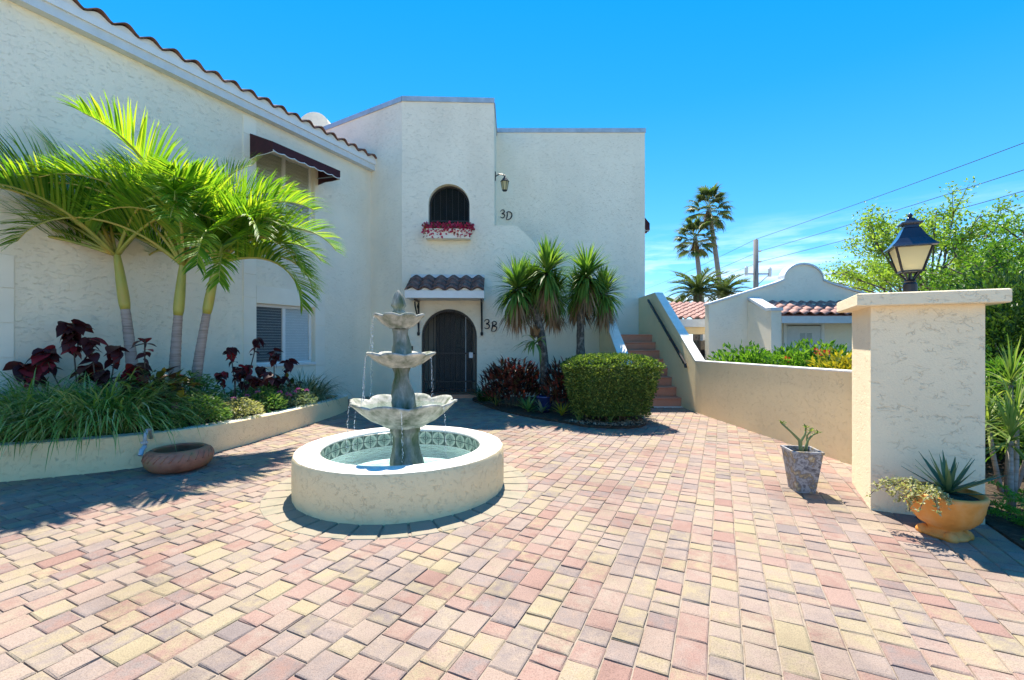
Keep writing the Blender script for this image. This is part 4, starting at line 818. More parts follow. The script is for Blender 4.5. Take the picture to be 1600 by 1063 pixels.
def palm(label, base, top, bend, nf, seed, r0=.10, fl=2.0, azs=None):
    r = random.Random(seed); base, top = vec(base), vec(top)
    t = thing('palm_tree', label, 'palm tree', base, 'palms in the curved planter')
    pts = [base.lerp(top, i/12)+vec(bend)*math.sin(math.pi*i/12) for i in range(13)]
    k = 8; rp_ = []
    for i in range(0, 60): rp_.append((i/59))
    tr_ = [base.lerp(top, f*.66)+vec(bend)*math.sin(math.pi*f*.66) for f in rp_]
    MB().tube(tr_, [(r0*(1.22-.42*f))*(1.05 if i % 4 == 0 else 1) for i, f in enumerate(rp_)], 14).build('trunk', 'palmbark', t, True)
    sh_ = [base.lerp(top, .655+.345*f)+vec(bend)*math.sin(math.pi*(.655+.345*f)) for f in [i/10 for i in range(11)]]
    MB().tube(sh_, [r0*x for x in (.82, .98, 1.0, .98, .94, .90, .84, .78, .70, .6, .45)], 14).build('crownshaft', 'shaft', t, True)
    for i in range(nf):
        az = azs[i][0] if azs and i < len(azs) else i*2.399+r.uniform(-.25, .25)
        el = azs[i][1] if azs and i < len(azs) else R(r.uniform(30, 82))
        dp = azs[i][2] if azs and i < len(azs) else R(r.uniform(95, 140))
        frond(t, top-z*.06+V((math.cos(az), math.sin(az), 0))*.02, az, el, fl*r.uniform(.9, 1.1), dp, r, r.uniform(-.3, .3))
    return t
palm('palm with pale curved trunk standing left of the crossed pair', (-4.98, 5.95, .25), (-5.30, 6.0, 2.55), (.03, 0, 0), 16, 21, .064, 2.1,
     [(R(180), R(55), R(95)), (R(200), R(30), R(105)), (R(150), R(68), R(70)), (R(60), R(60), R(100)), (R(330), R(50), R(125)), (R(250), R(45), R(110)), (R(188), R(70), R(70)), (R(215), R(50), R(110)), (R(190), R(42), R(70)), (R(205), R(20), R(90)), (R(175), R(30), R(95)), (R(235), R(62), R(110))])
palm('middle palm with the straight orange-green crownshaft', (-4.70, 6.2, .25), (-4.55, 6.2, 2.45), (-.02, 0, 0), 16, 22, .066, 2.0,
     [(R(170), R(72), R(80)), (R(100), R(75), R(70)), (R(20), R(70), R(90)), (R(240), R(60), R(110)), (R(300), R(55), R(115)), (R(185), R(40), R(110)), (R(270), R(78), R(90)), (R(60), R(82), R(60))])
palm('palm with the trunk leaning out towards the fountain', (-4.55, 6.35, .25), (-4.17, 6.35, 2.50), (-.03, 0, 0), 17, 23, .064, 1.7,
     [(R(2), R(46), R(115)), (R(10), R(24), R(125)), (R(342), R(36), R(130)), (R(330), R(52), R(120)), (R(300), R(30), R(120)), (R(20), R(38), R(105)), (R(352), R(56), R(135)), (R(315), R(44), R(115)), (R(230), R(70), R(90)), (R(290), R(60), R(110)), (R(350), R(12), R(110)), (R(200), R(75), R(90)), (R(170), R(60), R(100)), (R(130), R(70), R(80)), (R(250), R(50), R(120)), (R(270), R(68), R(100)), (R(310), R(20), R(110)), (R(325), R(62), R(130))])
def pgrass(name, label, c, rad, n, ln, wd, mat, grp=None, **k):
    m_ = MB(); clump(m_, c, rad, n, ln, wd, **k); t = thing(name, label, 'grass', c, grp); stuff(m_.build('blades', mat, t, solid=False)); return t
GL = ['grass clump hanging over the planter wall below the tall copperleaf', 'grass clump drooping over the planter wall left of the grey tap', 'small grass clump right next to the grey tap', 'grass clump growing at the feet of the red-tipped copperleaf', 'grass clump behind the drooping ones, under the tall copperleaf', 'grass clump at the quoin band end of the planter']
for i, (p, rr_, n) in enumerate((((-5.15, 4.72, .27), .26, 420), ((-4.62, 4.92, .28), .26, 460), ((-4.40, 5.02, .28), .2, 330), ((-4.75, 5.45, .3), .28, 380), ((-5.35, 5.15, .28), .3, 420), ((-5.75, 4.55, .28), .3, 380))):
    pgrass('grass_clump', GL[i], p, rr_, int(n*1.35), 1.0, .02, 'liriope', 'green grass clumps in the planter', el=(50, 88), droop=(80, 165))
pgrass('striped_grass', 'cream striped grass clump at the tip of the planter by the window', (-3.78, 8.15, .2), .30, 700, .78, .016, 'stripe', el=(42, 88), droop=(70, 150))
# copperleaf: broad dark leaves, each one separate
cl = MB(); n_ = 6; vs = []
for i in range(n_):
    f = i/(n_-1); wd = .40*math.sin(math.pi*min(1, .12+.88*f)**.75)*(1-f**8)+.004; dp = -.28*f*f
    vs += [V((f, -wd, dp+wd*.22)), V((f, 0, dp)), V((f, wd, dp+wd*.22))]
cf = [(i*3+k, i*3+k+1, i*3+k+4, i*3+k+3) for i in range(n_-1) for k in range(2)]
LD = mesh('leaf_dark', MB().add(vs, cf), 'copper', True); LR = mesh('leaf_red', MB().add(vs, cf), 'copper_red', True); LC = mesh('leaf_croton', MB().add([V((p.x, p.y*.55, p.z)) for p in vs], cf), 'croton', True)
def copperleaf(label, c, stems, ls, seed, red=.2):
    r = random.Random(seed); t = thing('copperleaf_plant', label, 'plant', c); c = vec(c); sm = MB()
    for dx, dy, h, nl in stems:
        tip = c+V((dx, dy, h)); pts = [c+V((dx*.25, dy*.25, 0)), c+V((dx*.45, dy*.5, h*.4)), c+V((dx*.8, dy*.8, h*.75)), tip]; pts = [V(p) for p in catmull(pts, 3)]; sm.tube(pts, .008, 5)
        for i in range(int(nl*1.5)):
            f = 1-.36*(i/(nl*1.5))**1.3; k = min(f*(len(pts)-1), len(pts)-1.01); j = int(k); q = pts[j].lerp(pts[j+1], k-j)
            s_ = ls*r.uniform(.7, 1.15)*(1 if i < nl*.7 else .7); az = i*2.4+r.uniform(-.4, .4)
            leafm(LR if r.random() < red else LD, 'leaf', t, q+rdir(r)*.02, az, R(r.uniform(-62, 5)), s_*1.25, R(r.uniform(-30, 30)))
    sm.build('stems', 'stem', t, True); return t
copperleaf('tall copperleaf with broad purple leaves beside the left palm trunk', (-5.35, 5.55, .28), [(-.35, -.1, .95, 17), (-.10, 0, 1.28, 20), (-.5, -.15, .78, 14), (.08, .05, .75, 8)], .185, 1)
copperleaf('copperleaf with red-tipped leaves between the tall one and the palms', (-4.98, 5.45, .28), [(-.15, 0, 1.10, 11), (.12, .05, 1.0, 10), (.0, .0, .7, 8), (.32, .1, .75, 7)], .145, 2, .3)
copperleaf('thin copperleaf with one red leaf in front of the left palm', (-4.55, 5.55, .28), [(.0, 0, 1.08, 6), (-.06, 0, .62, 8)], .13, 3, .35)
copperleaf('small-leaved dark copperleaf right of the leaning palm trunk', (-4.12, 6.75, .26), [(-.12, 0, .98, 9), (.12, 0, .72, 9), (.28, 0, 1.12, 7), (-.02, .1, .6, 10), (.3, .05, .5, 9)], .13, 4, .18)
copperleaf('dark copperleaf growing in front of the lower window', (-3.85, 7.25, .25), [(.0, 0, .92, 9), (.22, .05, .78, 8), (-.2, 0, .66, 9), (.1, .0, .5, 9)], .135, 5, .12)
copperleaf('copperleaf thicket with small maroon leaves behind the flowers', (-4.0, 6.35, .26), [(-.2, .1, .62, 10), (.05, .1, .7, 10), (.25, .15, .55, 9), (.4, .3, .6, 8)], .115, 8, .15)
copperleaf('low maroon copperleaf at the foot of the left palm trunk', (-4.75, 5.75, .28), [(-.25, 0, .62, 9), (.0, 0, .72, 10), (.2, .0, .55, 9)], .125, 9, .2)
def croton(label, c, rad, n, ls, seed, h=.4):
    r = random.Random(seed); t = thing('croton_bush', label, 'bush', c); c = vec(c); sm = MB()
    for i in range(n):
        d = rdir(r); d.z = abs(d.z); q = c+V((d.x*rad, d.y*rad, .1+d.z*h))*1; q = c+(q-c)*r.uniform(.6, 1.05)
        leafm(LC, 'leaf', t, q, math.atan2(d.y, d.x)+r.uniform(-.8, .8), R(r.uniform(-10, 70)), ls*r.uniform(.7, 1.2), R(r.uniform(-40, 40)))
        if i % 9 == 0: sm.tube([c, c.lerp(q, .6)+z*.05, q], .006, 5)
    sm.build('stems', 'stem', t); return t
jb = V((-4.28, 5.42, .26)); t = thing('dark_jar', 'dark glazed jar half hidden among the bedding plants', 'jar', jb)
MB().lathe([(0, 0), (.09, 0), (.13, .06), (.155, .18), (.15, .28), (.12, .35), (.115, .37), (.135, .39), (.125, .395), (.10, .36), (0, .34)], jb, 24).build('body', 'jar', t, True)
croton('croton bush with green, yellow and red leaves above the dark jar', jb+z*.30, .34, 110, .15, 6, .30)
croton('low croton with orange-tipped leaves under the window sill', (-3.82, 7.55, .24), .30, 70, .15, 7, .42)
lp = V((-4.05, 5.30, .27)); t = thing('path_light', 'short black path light standing in the flowers', 'light', lp)
MB().tube([lp, lp+z*.10], .012, 6).build('stake', 'black', t); MB().lathe([(.0, .1), (.045, .1), (.05, .12), (.04, .13), (.04, .2), (.075, .215), (.07, .235), (0, .25)], lp, 16).build('head', 'black', t, True)
def bedding(label, c, rx, ry, h, n, mat, nfl, fmat, seed, ln=.055, group=None):
    r = random.Random(seed); t = thing('flower_plant', label, 'flower plant', c, group); c = vec(c); m_ = MB(); sm = MB(); rx, ry, h, n, ln = rx*1.18, ry*1.18, h*1.3, int(n*1.5), ln*1.1
    for i in range(n):
        a = r.uniform(0, 6.283); q_ = math.sqrt(r.random()); hh = h*(1-.55*q_*q_)*r.uniform(.35, 1.05); p = c+V((rx*q_*math.cos(a), ry*q_*math.sin(a), hh))
        leaf(m_, p, V((math.cos(a), math.sin(a), r.uniform(-.3, .9)))+rdir(r)*.6, z+rdir(r)*.5, ln*r.uniform(.7, 1.3), ln*.42)
    for i in range(14):
        a = r.uniform(0, 6.283); q_ = r.random(); sm.tube([c, c+V((rx*q_*math.cos(a), ry*q_*math.sin(a), h*.8))], .004, 4)
    stuff(m_.build('leaves', mat, t, solid=False)); sm.build('stems', 'greenstem', t)
    for i in range(nfl):
        a = r.uniform(3.4, 6.9); q_ = r.uniform(.4, .95); p = c+V((rx*q_*math.cos(a), ry*q_*math.sin(a), h*(1-.45*q_*q_)+.02)); f_ = MB()
        for k in range(22): d = rdir(r); d.z = abs(d.z); leaf(f_, p+d*.022, d+rdir(r)*.3, d, .022, .018)
        f_.build('flower_head', fmat, t, solid=False)
bedding('leafy green plant with purple-pink flowers behind the brown bowl', (-3.92, 5.55, .27), .32, .26, .30, 900, 'ground_cover', 4, 'pink', 31)
bedding('bright green plant at the planter edge next to the grey tap', (-3.98, 5.12, .28), .17, .15, .16, 380, 'ground_cover', 0, 'pink', 32, .05)
bedding('yellow-green bedding plant in the middle of the curved planter', (-3.72, 6.05, .26), .26, .26, .24, 700, 'trail', 2, 'pink', 33, .05)
bedding('tall dark green plant around the base of the leaning palm', (-4.35, 6.05, .26), .34, .30, .50, 900, 'ground_cover', 1, 'redflower', 34, .07)
bedding('green plant with violet flowers in front of the thin dark copperleaf', (-3.72, 6.62, .25), .28, .28, .30, 800, 'ground_cover', 3, 'pink', 35)
bedding('silvery-leaved plant with pink flowers near the tip of the planter', (-3.52, 7.25, .22), .26, .34, .27, 900, 'silver', 6, 'pink', 36, .045)
bedding('dark green filler plant between the palms and the striped grass', (-4.1, 7.2, .24), .36, .34, .36, 800, 'ground_cover', 0, 'pink', 37, .06)

# ================================================================== MIDDLE BED
def yucca(label, base, heads, trunk, seed):
    r = random.Random(seed); t = thing('yucca_tree', label, 'yucca', base); base = vec(base)
    tr = [base+V(p) for p in trunk]; tt = [V(p) for p in catmull(trunk, 4)]
    MB().tube([base+p for p in tt], [.085*(1.12-.25*i/len(tt))*r.uniform(.92, 1.1) for i in range(len(tt))], 12).build('trunk', 'yuccabark', t, True)
    for (hx, hy, hz, s_) in heads:
        c = base+V((hx, hy, hz)); st_ = tr[-1].lerp(tr[-2], .2)
        MB().tube([st_, st_.lerp(c, .5)+V((0, 0, -.03)), c], [.06, .05, .045], 8).build('branch', 'yuccabark', t, True)
        g_ = MB(); d_ = MB()
        for i in range(330):
            f = i/330; el = 84-150*f**.8+r.uniform(-9, 9); az = r.uniform(0, 6.283); o_ = c+V((math.cos(az), math.sin(az), 0))*.03+z*(.12-.26*f)
            blade(g_, o_, az, R(el), s_*r.uniform(.8, 1.1), .050, R(20+40*f), 3)
        for i in range(150):
            az = r.uniform(0, 6.283); blade(d_, c+V((math.cos(az)*.05, math.sin(az)*.05, -.12-r.random()*.16)), az, R(r.uniform(-84, -52)), s_*r.uniform(.85, 1.25), .034, R(r.uniform(0, 14)), 3)
        stuff(g_.build('leaves', 'yucca', t, solid=False)); stuff(d_.build('dead_skirt', 'dead', t, solid=False))
yucca('many-headed yucca with leaning trunk carrying a staghorn fern', (.66, 8.75, .03), [(0.03, .0, 2.62, .64), (-.56, -.05, 2.30, .62), (-.28, .25, 2.40, .5), (.16, .2, 2.2, .5)], [(0, 0, 0), (-.02, 0, .7), (-.09, 0, 1.4), (-.22, 0, 1.95)], 41)
yucca('straight-trunked yucca standing beside the stair wall', (1.38, 9.1, .03), [(.14, 0, 2.60, .62), (.50, .05, 2.26, .52), (0.0, .2, 2.3, .5)], [(0, 0, 0), (.02, 0, .7), (.01, 0, 1.4), (.03, 0, 2.0)], 42)
sg = V((.44, 8.58, 1.30)); t = thing('staghorn_fern', 'staghorn fern strapped to the leaning yucca trunk', 'fern', sg); r_ = random.Random(8); m_ = MB(); d_ = MB()
for i in range(18):
    az = r_.uniform(2.4, 5.4); blade(d_, sg+rdir(r_)*.05+z*.12, az, R(r_.uniform(50, 100)), .24, .09, R(40), 4)
for i in range(22):
    az = r_.uniform(2.2, 5.6); blade(m_, sg+rdir(r_)*.05, az, R(r_.uniform(-30, 40)), r_.uniform(.3, .5), .06, R(r_.uniform(40, 110)), 5)
d_.build('shield_fronds', 'dead', t, solid=False); m_.build('fronds', 'dracaena', t, solid=False)
def cordy(label, c, rx, ry, h, n, seed):
    r = random.Random(seed); t = thing('red_cordyline', label, 'bush', c); c = vec(c); m_ = MB(); sm = MB()
    for i in range(n):
        a = r.uniform(0, 6.283); q_ = math.sqrt(r.random()); p = c+V((rx*q_*math.cos(a), ry*q_*math.sin(a), h*(1-.35*q_*q_)*r.uniform(.25, 1)))
        blade(m_, p, a+r.uniform(-1, 1), R(r.uniform(25, 85)), r.uniform(.11, .2), .05, R(r.uniform(20, 90)), 3)
    for i in range(22):
        a = r.uniform(0, 6.283); q_ = r.random(); sm.tube([c+V((rx*q_*.5*math.cos(a), ry*q_*.5*math.sin(a), 0)), c+V((rx*q_*math.cos(a), ry*q_*math.sin(a), h*.8))], .008, 5)
    stuff(m_.build('leaves', 'cordyline', t, solid=False)); sm.build('stems', 'stem', t)
cordy('large dark red cordyline bush between the gate and the yuccas', (.02, 8.9, .03), .62, .42, .95, 1150, 51)
cordy('dark red cordyline bush tucked behind the clipped hedge', (.98, 8.3, .03), .40, .36, .92, 650, 52)
def rosette(name, label, c, n, ln, wd, mat, seed, cat='bromeliad', grp=None, el=(15, 75)):
    r = random.Random(seed); t = thing(name, label, cat, c, grp); bm_ = MB(); blade(bm_, V((0, 0, 0)), 0, 0, 1, wd/ln, R(35), 4); me = mesh('leaf_'+mat, bm_, mat)
    for i in range(n): leafm(me, 'leaf', t, vec(c)+rdir(r)*.015+z*.02, i*2.4+r.uniform(-.3, .3), R(el[0]+(el[1]-el[0])*i/n+r.uniform(-6, 6)), ln*r.uniform(.75, 1.15))
for i, (x, y, n, ln, mat, lb_) in enumerate(((775, 640, 18, .34, 'brom', 'bromeliad with long arching leaves closest to the gate'), (818, 645, 20, .30, 'brom', 'yellow-striped bromeliad in front of the large red bush'), (848, 652, 22, .30, 'silver', 'silvery green bromeliad in front of the blue pot'), (880, 657, 18, .34, 'yellow', 'yellow-leaved bromeliad next to the clipped hedge'))):
    c = G(x, y); rosette('bromeliad', lb_, (c.x, c.y+.2, .04), n, ln, .034, mat, 60+i)
rosette('bromeliad', 'taller green bromeliad rosette at the foot of the leaning yucca', (.30, 8.15, .04), 24, .42, .04, 'ground_cover', 66)
m_ = MB(); c = V((-.55, 9.75, .03)); clump(m_, c, .18, 160, .5, .02, el=(45, 85), droop=(40, 110)); t = thing('lily_clump', 'dark strappy clump right beside the iron gate', 'plant', c); stuff(m_.build('leaves', 'darkshrub', t, solid=False))
bp_ = V((.60, 8.2, .035)); t = thing('blue_pot', 'small blue glazed pot between the two red bushes', 'pot', bp_)
MB().lathe([(0, 0), (.09, 0), (.13, .12), (.15, .26), (.165, .27), (.165, .295), (.14, .295), (.13, .25), (0, .24)], bp_, 24).build('body', 'bluepot', t, True)
# clipped hedge: tapered block of small leaves
hc = V((1.62, 7.40, .03)); t = thing('clipped_hedge', 'clipped flat-topped green hedge narrowing towards its base, beside the steps', 'hedge', hc); r_ = random.Random(77); m_ = MB(); core = MB()
def hsurf(u_, v_, s_=1):                             # u_: angle, v_: height 0..1
    k = (.74+.26*v_**.8); a = 3.4; cx, sx_ = math.cos(u_), math.sin(u_); q_ = (abs(cx)**a+abs(sx_)**a)**(-1/a)
    rx, ry = .76*k*s_, .56*k*s_; bump_ = 1+.03*math.sin(5*u_+v_*4)+.03*math.sin(9*u_-7*v_)+.022*math.sin(17*u_+13*v_)
    return V((rx*cx*q_*bump_, ry*sx_*q_*bump_, .10+.90*v_))
for i in range(15000):
    u_ = r_.uniform(0, 6.283)
    if r_.random() < .70: v_ = r_.random()**.9; p = hsurf(u_, v_, 1.03-.16*r_.random()); d = V((math.cos(u_), math.sin(u_), .1)); p.z -= .10*max(0, (v_-.85)/.15)**2
    else: s_ = math.sqrt(r_.random()); p = hsurf(u_, 1, s_); p.z += .06*(1-s_**3)-.10*s_**6+r_.uniform(-.05, .015); d = z*1.0+V((math.cos(u_), math.sin(u_), 0))*.3
    leaf(m_, hc+p, d+rdir(r_)*.9, rdir(r_)+d, r_.uniform(.035, .06), r_.uniform(.02, .03))
stuff(m_.build('leaves', 'hedge', t, solid=False))
nv, na = 6, 28; vs = [hc+hsurf(2*math.pi*j/na, i/nv*.86+.02, .80) for i in range(nv+1) for j in range(na)]
core.add(vs, [(i*na+j, i*na+(j+1) % na, (i+1)*na+(j+1) % na, (i+1)*na+j) for i in range(nv) for j in range(na)]+[tuple(nv*na+j for j in range(na))]); core.build('twig_core', 'darkshrub', t)
for i in range(7): a = i*.9; MB().tube([hc+V((.2*math.cos(a)*(1+i % 2), .12*math.sin(a), -.02)), hc+V((.26*math.cos(a)*(1+i % 2), .16*math.sin(a), .25))], .018, 6).build('stem', 'bark', t)
m_ = MB()
for i in range(420):
    a = r_.uniform(3.3, 6.2); p = V((1.6+.78*math.cos(a)*r_.uniform(.3, 1), 7.3+.55*math.sin(a)*r_.uniform(.3, 1), .045)); leaf(m_, p, V((r_.uniform(-1, 1), r_.uniform(-1, 1), .3)), z, .05, .025)
o = stuff(m_.build('leaf_litter', 'pebble', solid=False)); tag(o, 'dry leaf litter scattered under the clipped hedge', 'leaf litter')
for i, (x, y) in enumerate(((905, 663), (955, 667))):
    c = G(x, y); rosette('ground_rosette', ('small green rosette under the clipped hedge, next to the yellow bromeliad', 'small green rosette under the middle of the clipped hedge')[i], (c.x, c.y+.05, .04), 12, .17, .03, 'ground_cover', 80+i, 'plant', 'rosettes under the hedge')

# ================================================================== GARAGE ACROSS THE DRIVE
X = V((1, 0, 0)); YV = V((0, 1, 0)); NC = V((0, -1, 0)); GY = 14.0
gar = thing('garage', 'pale stucco garage with rounded bump on its gable and clay tile porch roof', 'building', (9.1, GY, 0))
pk = 9.1
def gable(off, extra=0):
    b_ = [(.62*math.cos(math.pi-math.pi*i/14), 3.26+off+.50*math.sin(math.pi*i/14)) for i in range(15)]
    return [(pk-2.95-extra, 2.50+off), (pk-.86, 3.16+off)]+[(pk+x, y) for x, y in b_]+[(pk+.86, 3.16+off), (pk+2.95+extra, 2.50+off)]
g0_ = gable(-.06); MB().panel(V((0, GY, 0)), X, NC, [(pk-2.95, -.05)]+g0_+[(pk+2.95, -.05)], (), .28).build('gable_wall', 'wall', gar)
g1_ = gable(0, .03); g2_ = gable(-.058, .03); MB().panel(V((0, GY-.05, 0)), X, NC, g1_+g2_[::-1], (), .36).build('gable_coping', 'trimblue', gar)
wx = 7.36
MB().panel(V((wx, 0, 0)), YV, V((-1, 0, 0)), [(12.72, -.05), (GY-.002, -.05), (GY-.002, 2.58), (12.95, 2.18), (12.72, 2.18)], (), .29).build('wing_wall', 'wall', gar)
MB().panel(V((wx-.03, 0, 0)), YV, V((-1, 0, 0)), [(12.68, 2.181), (12.94, 2.181), (GY-.055, 2.61), (GY-.055, 2.69), (12.93, 2.27), (12.68, 2.27)], (), .35).build('wing_coping', 'trimblue', gar)
dx0, dx1 = P(1226, 0, 13.6).x, P(1284, 0, 13.6).x
MB().panel(V((0, 13.6, 0)), X, NC, [(wx+.29, -.05), (dx0, -.05), (dx0, 1.83), (dx1, 1.83), (dx1, -.05), (11.9, -.05), (11.9, 2.45), (wx+.29, 2.45)], (), .15).build('porch_wall', 'wall', gar)
dd = MB().ob((dx0+.06, 13.56, -.02), X*(dx1-dx0-.12), YV*.05, z*1.80).build('door', 'trimblue', gar)
fm = MB().ob((dx0-.05, 13.55, -.02), X*.10, YV*.06, z*1.93).ob((dx1-.05, 13.55, -.02), X*.10, YV*.06, z*1.93).ob((dx0+.05, 13.55, 1.81), X*(dx1-dx0-.10), YV*.06, z*.10).build('door_frame', 'white', gar)
for k in range(2): MB().ob((dx0+.44+k*.2, 13.553, 1.2), X*.16, YV*.006, z*.36).build('pane', 'glass', dd)
MB().tube([(dx1-.16, 13.55, .98), (dx1-.16, 13.49, .98)], .025, 8).build('handle', 'flash', dd)
fx0, fx1 = wx+.292, 11.9
MB().ob((fx0, 12.70, 1.83), X*(fx1-fx0), YV*.04, z*.20).build('porch_fascia', 'trimblue', gar)
MB().ob((fx0, 12.741, 1.86), X*(fx1-fx0), YV*.86, z*.03).build('porch_soffit', 'white', gar)
ps = math.atan2(.44, 1.28); pup = YV*math.cos(ps)+z*math.sin(ps); pr_ = MB().ob((fx0, 12.70, 2.03), X*(fx1-fx0), YV*1.28+z*.44, z*.02).build('porch_roof', 'tile', gar)
tmg = tile_mesh('porch_tile', .30, .075, .40, X, pup, 8, 'tile')
for r_ in range(4):
    for i in range(14): inst(tmg, 'porch_tile', pr_, Matrix.Translation(V((fx0+.3*i, 12.64, 2.06))+pup*(.33*r_)+z*rnd.uniform(0, .012)))
# carport to the left of the gable, with a parked car
cpt = thing('carport', 'open carport with clay tile roof left of the rounded gable', 'carport', (5.6, 17, 0))
ca = math.atan2(.75, 3); cu = YV*math.cos(ca)+z*math.sin(ca); cr_ = MB(); cols_, rows_ = 36, 9
for j in range(rows_):
    for i in range(cols_*6):
        f0, f1 = i/6, (i+1)/6; am = lambda f: .075*(.5-.5*math.cos(2*math.pi*f)); o_ = V((2.6, 15.4, 2.08))
        cr_.add([o_+X*(.28*f0)+cu*(.36*j)+z*(am(f0)+.03), o_+X*(.28*f1)+cu*(.36*j)+z*(am(f1)+.03), o_+X*(.28*f1)+cu*(.36*(j+1))+z*am(f1), o_+X*(.28*f0)+cu*(.36*(j+1))+z*am(f0)], [(0, 1, 2, 3)])
        if j or 1: cr_.add([o_+X*(.28*f0)+cu*(.36*j)+z*(am(f0)+.03), o_+X*(.28*f1)+cu*(.36*j)+z*(am(f1)+.03), o_+X*(.28*f1)+cu*(.36*j)+z*(am(f1)-.02), o_+X*(.28*f0)+cu*(.36*j)+z*(am(f0)-.02)], [(0, 1, 2, 3)])
stuff(cr_.build('roof_tiles', 'tile', cpt, solid=False))
MB().ob((2.6, 15.42, 1.80), X*10, YV*.08, z*.27).build('fascia', 'trimblue', cpt); MB().ob((2.6, 15.501, 1.55), X*10, YV*.15, z*.26).build('beam', 'tan', cpt)
for x_ in (3.0, 6.6): MB().ob((x_, 15.5, -.05), X*.2, YV*.2, z*1.6).build('post', 'white', cpt)
MB().ob((2.6, 18.6, -.05), X*10, YV*.15, z*.75).build('rear_wall', 'wall', cpt)
cc = V((6.2, 16.9, 0)); car = thing('parked_car', 'dark car parked in the shade under the carport', 'car', cc)
prof = [(-2.1, .35), (-2.12, .62), (-1.95, .78), (-1.15, .88), (-.55, 1.32), (.65, 1.36), (1.45, .95), (2.05, .88), (2.12, .6), (2.08, .35)]
MB().panel(cc-YV*.82, X, NC, prof, (), -1.64).build('body', 'carpaint', car)
MB().panel(cc-YV*.825, X, NC, [(-.95, .92), (-.5, 1.26), (.6, 1.29), (1.15, .95)], (), .006).build('side_window', 'glass', car)
for x_ in (-1.35, 1.35):
    for y_ in (-.72, .72):
        wq = cc+V((x_, y_, .31)); MB().tube([wq-YV*.1, wq+YV*.1], .31, 18).build('wheel', 'rubber', car)

# ================================================================== SHRUBS BEHIND THE WALL AND IN THE SIDE GARDEN
def shrub(label, c, rx, ry, h, n, ln, mat, seed, nfl=0, fm_=None, name='shrub', cat='shrub', wd=.45, low=.0):
    r = random.Random(seed); t = thing(name, label, cat, (c[0], c[1], 0)); m_ = MB(); cv = vec((c[0], c[1], 0)); sm = MB()
    blob(m_, cv+z*(h*.55), rx, ry, h*.5, int(n*1.7), ln, ln*wd, .3, .4, r, .35); stuff(m_.build('leaves', mat, t, solid=False))
    for i in range(7): a = i*.9; sm.tube([cv+V((.05*math.cos(a), .05*math.sin(a), -.03)), cv+V((rx*.3*math.cos(a), ry*.3*math.sin(a), h*.3)), cv+V((rx*.6*math.cos(a), ry*.6*math.sin(a), h*.7))], [.02, .014, .006], 5)
    sm.build('branches', 'bark', t)
    for i in range(nfl):
        a = r.uniform(3.2, 6.2); p = cv+V((rx*.8*math.cos(a), ry*.6*math.sin(a), h*r.uniform(.85, 1.02))); f_ = MB()
        for k in range(18): d = rdir(r); leaf(f_, p+d*.03, d, rdir(r), .035, .03)
        f_.build('flower_head', fm_, t, solid=False)
shrub('bushy bright green shrub just past the foot of the stair parapet', (4.55, 8.6), .75, .6, 1.12, 2989, .11, 'shrub', 91)
shrub('green shrub with a few red flowers behind the garden wall', (5.15, 7.75), .75, .6, 1.18, 2989, .11, 'shrub', 92, 4, 'redflower')
shrub('yellow-leaved croton shrub behind the garden wall', (4.95, 6.45), .55, .5, 1.06, 2070, .11, 'yellow', 93)
shrub('low dark green shrub behind the wall next to the yellow croton', (4.85, 5.75), .5, .5, 1.04, 2070, .11, 'shrub', 94)
shrub('dark green shrub with yellow tips right behind the pillar', (4.6, 5.05), .5, .45, 1.04, 1600, .07, 'darkshrub', 95)
shrub('tall dense glossy green shrub beyond the pillar', (6.9, 6.0), 1.3, 1.1, 2.1, 7000, .09, 'darkshrub', 96)
shrub('medium leafy shrub growing low beyond the pillar', (5.6, 4.9), .9, .8, 1.15, 3600, .075, 'shrub', 97)
shrub('rounded light green shrub at the edge of the side garden', (5.3, 3.9), .6, .6, .95, 2200, .07, 'shrub', 98)
shrub('broad dark shrub filling the corner behind the dracaenas', (6.15, 5.4), 1.0, .7, 1.95, 5200, .085, 'darkshrub', 99)
shrub('long green hedge-like shrub in front of the darker tree', (8.9, 7.9), 1.6, .9, 2.3, 6500, .10, 'shrub', 100)
def dracaena(label, c, heads, seed):
    r = random.Random(seed); t = thing('dracaena', label, 'dracaena', c); c = vec(c)
    for hx, hy, hz in heads:
        p = c+V((hx, hy, hz)); MB().tube([c+V((hx*.2, hy*.2, -.03)), c+V((hx*.7, hy*.6, hz*.5)), p], [.022, .018, .016], 7).build('stem', 'palmbark', t, True); m_ = MB()
        for i in range(70): f = i/70; az = r.uniform(0, 6.283); blade(m_, p+z*(.06-.1*f), az, R(85-115*f+r.uniform(-8, 8)), r.uniform(.28, .42), .018, R(10+35*f), 3)
        stuff(m_.build('leaves', 'dracaena', t, solid=False))
dracaena('slender dracaena with spiky heads beside the pillar', (4.35, 3.95, .0), [(.05, 0, .95), (.2, -.1, .75), (-.1, .05, .6)], 101)
dracaena('shorter dracaena with spiky heads behind the orange bowl', (3.95, 3.55, .0), [(0, 0, .55), (.16, .1, .68)], 102)
def fern(label, c, n, ln, seed):
    r = random.Random(seed); t = thing('foxtail_fern', label, 'fern', c); c = vec(c)
    for i in range(n):
        az = r.uniform(0, 6.283); e = R(r.uniform(15, 75)); p = c.copy(); pts = [p.copy()]; l_ = ln*r.uniform(.7, 1.1); m_ = MB()
        for k in range(8):
            p = p+V((math.cos(az)*math.cos(e), math.sin(az)*math.cos(e), math.sin(e)))*l_/8; e -= R(11); pts.append(p.copy())
            for j in range(26): d = rdir(r); leaf(m_, p+V((0, 0, 0))+(pts[-2]-p)*r.random(), d, rdir(r), .045*(1-.5*k/8), .008)
        stuff(m_.build('plume', 'fern', t, solid=False))
fern('feathery foxtail fern spreading beside the orange bowl', (3.66, 3.12, .01), 16, .48, 111)
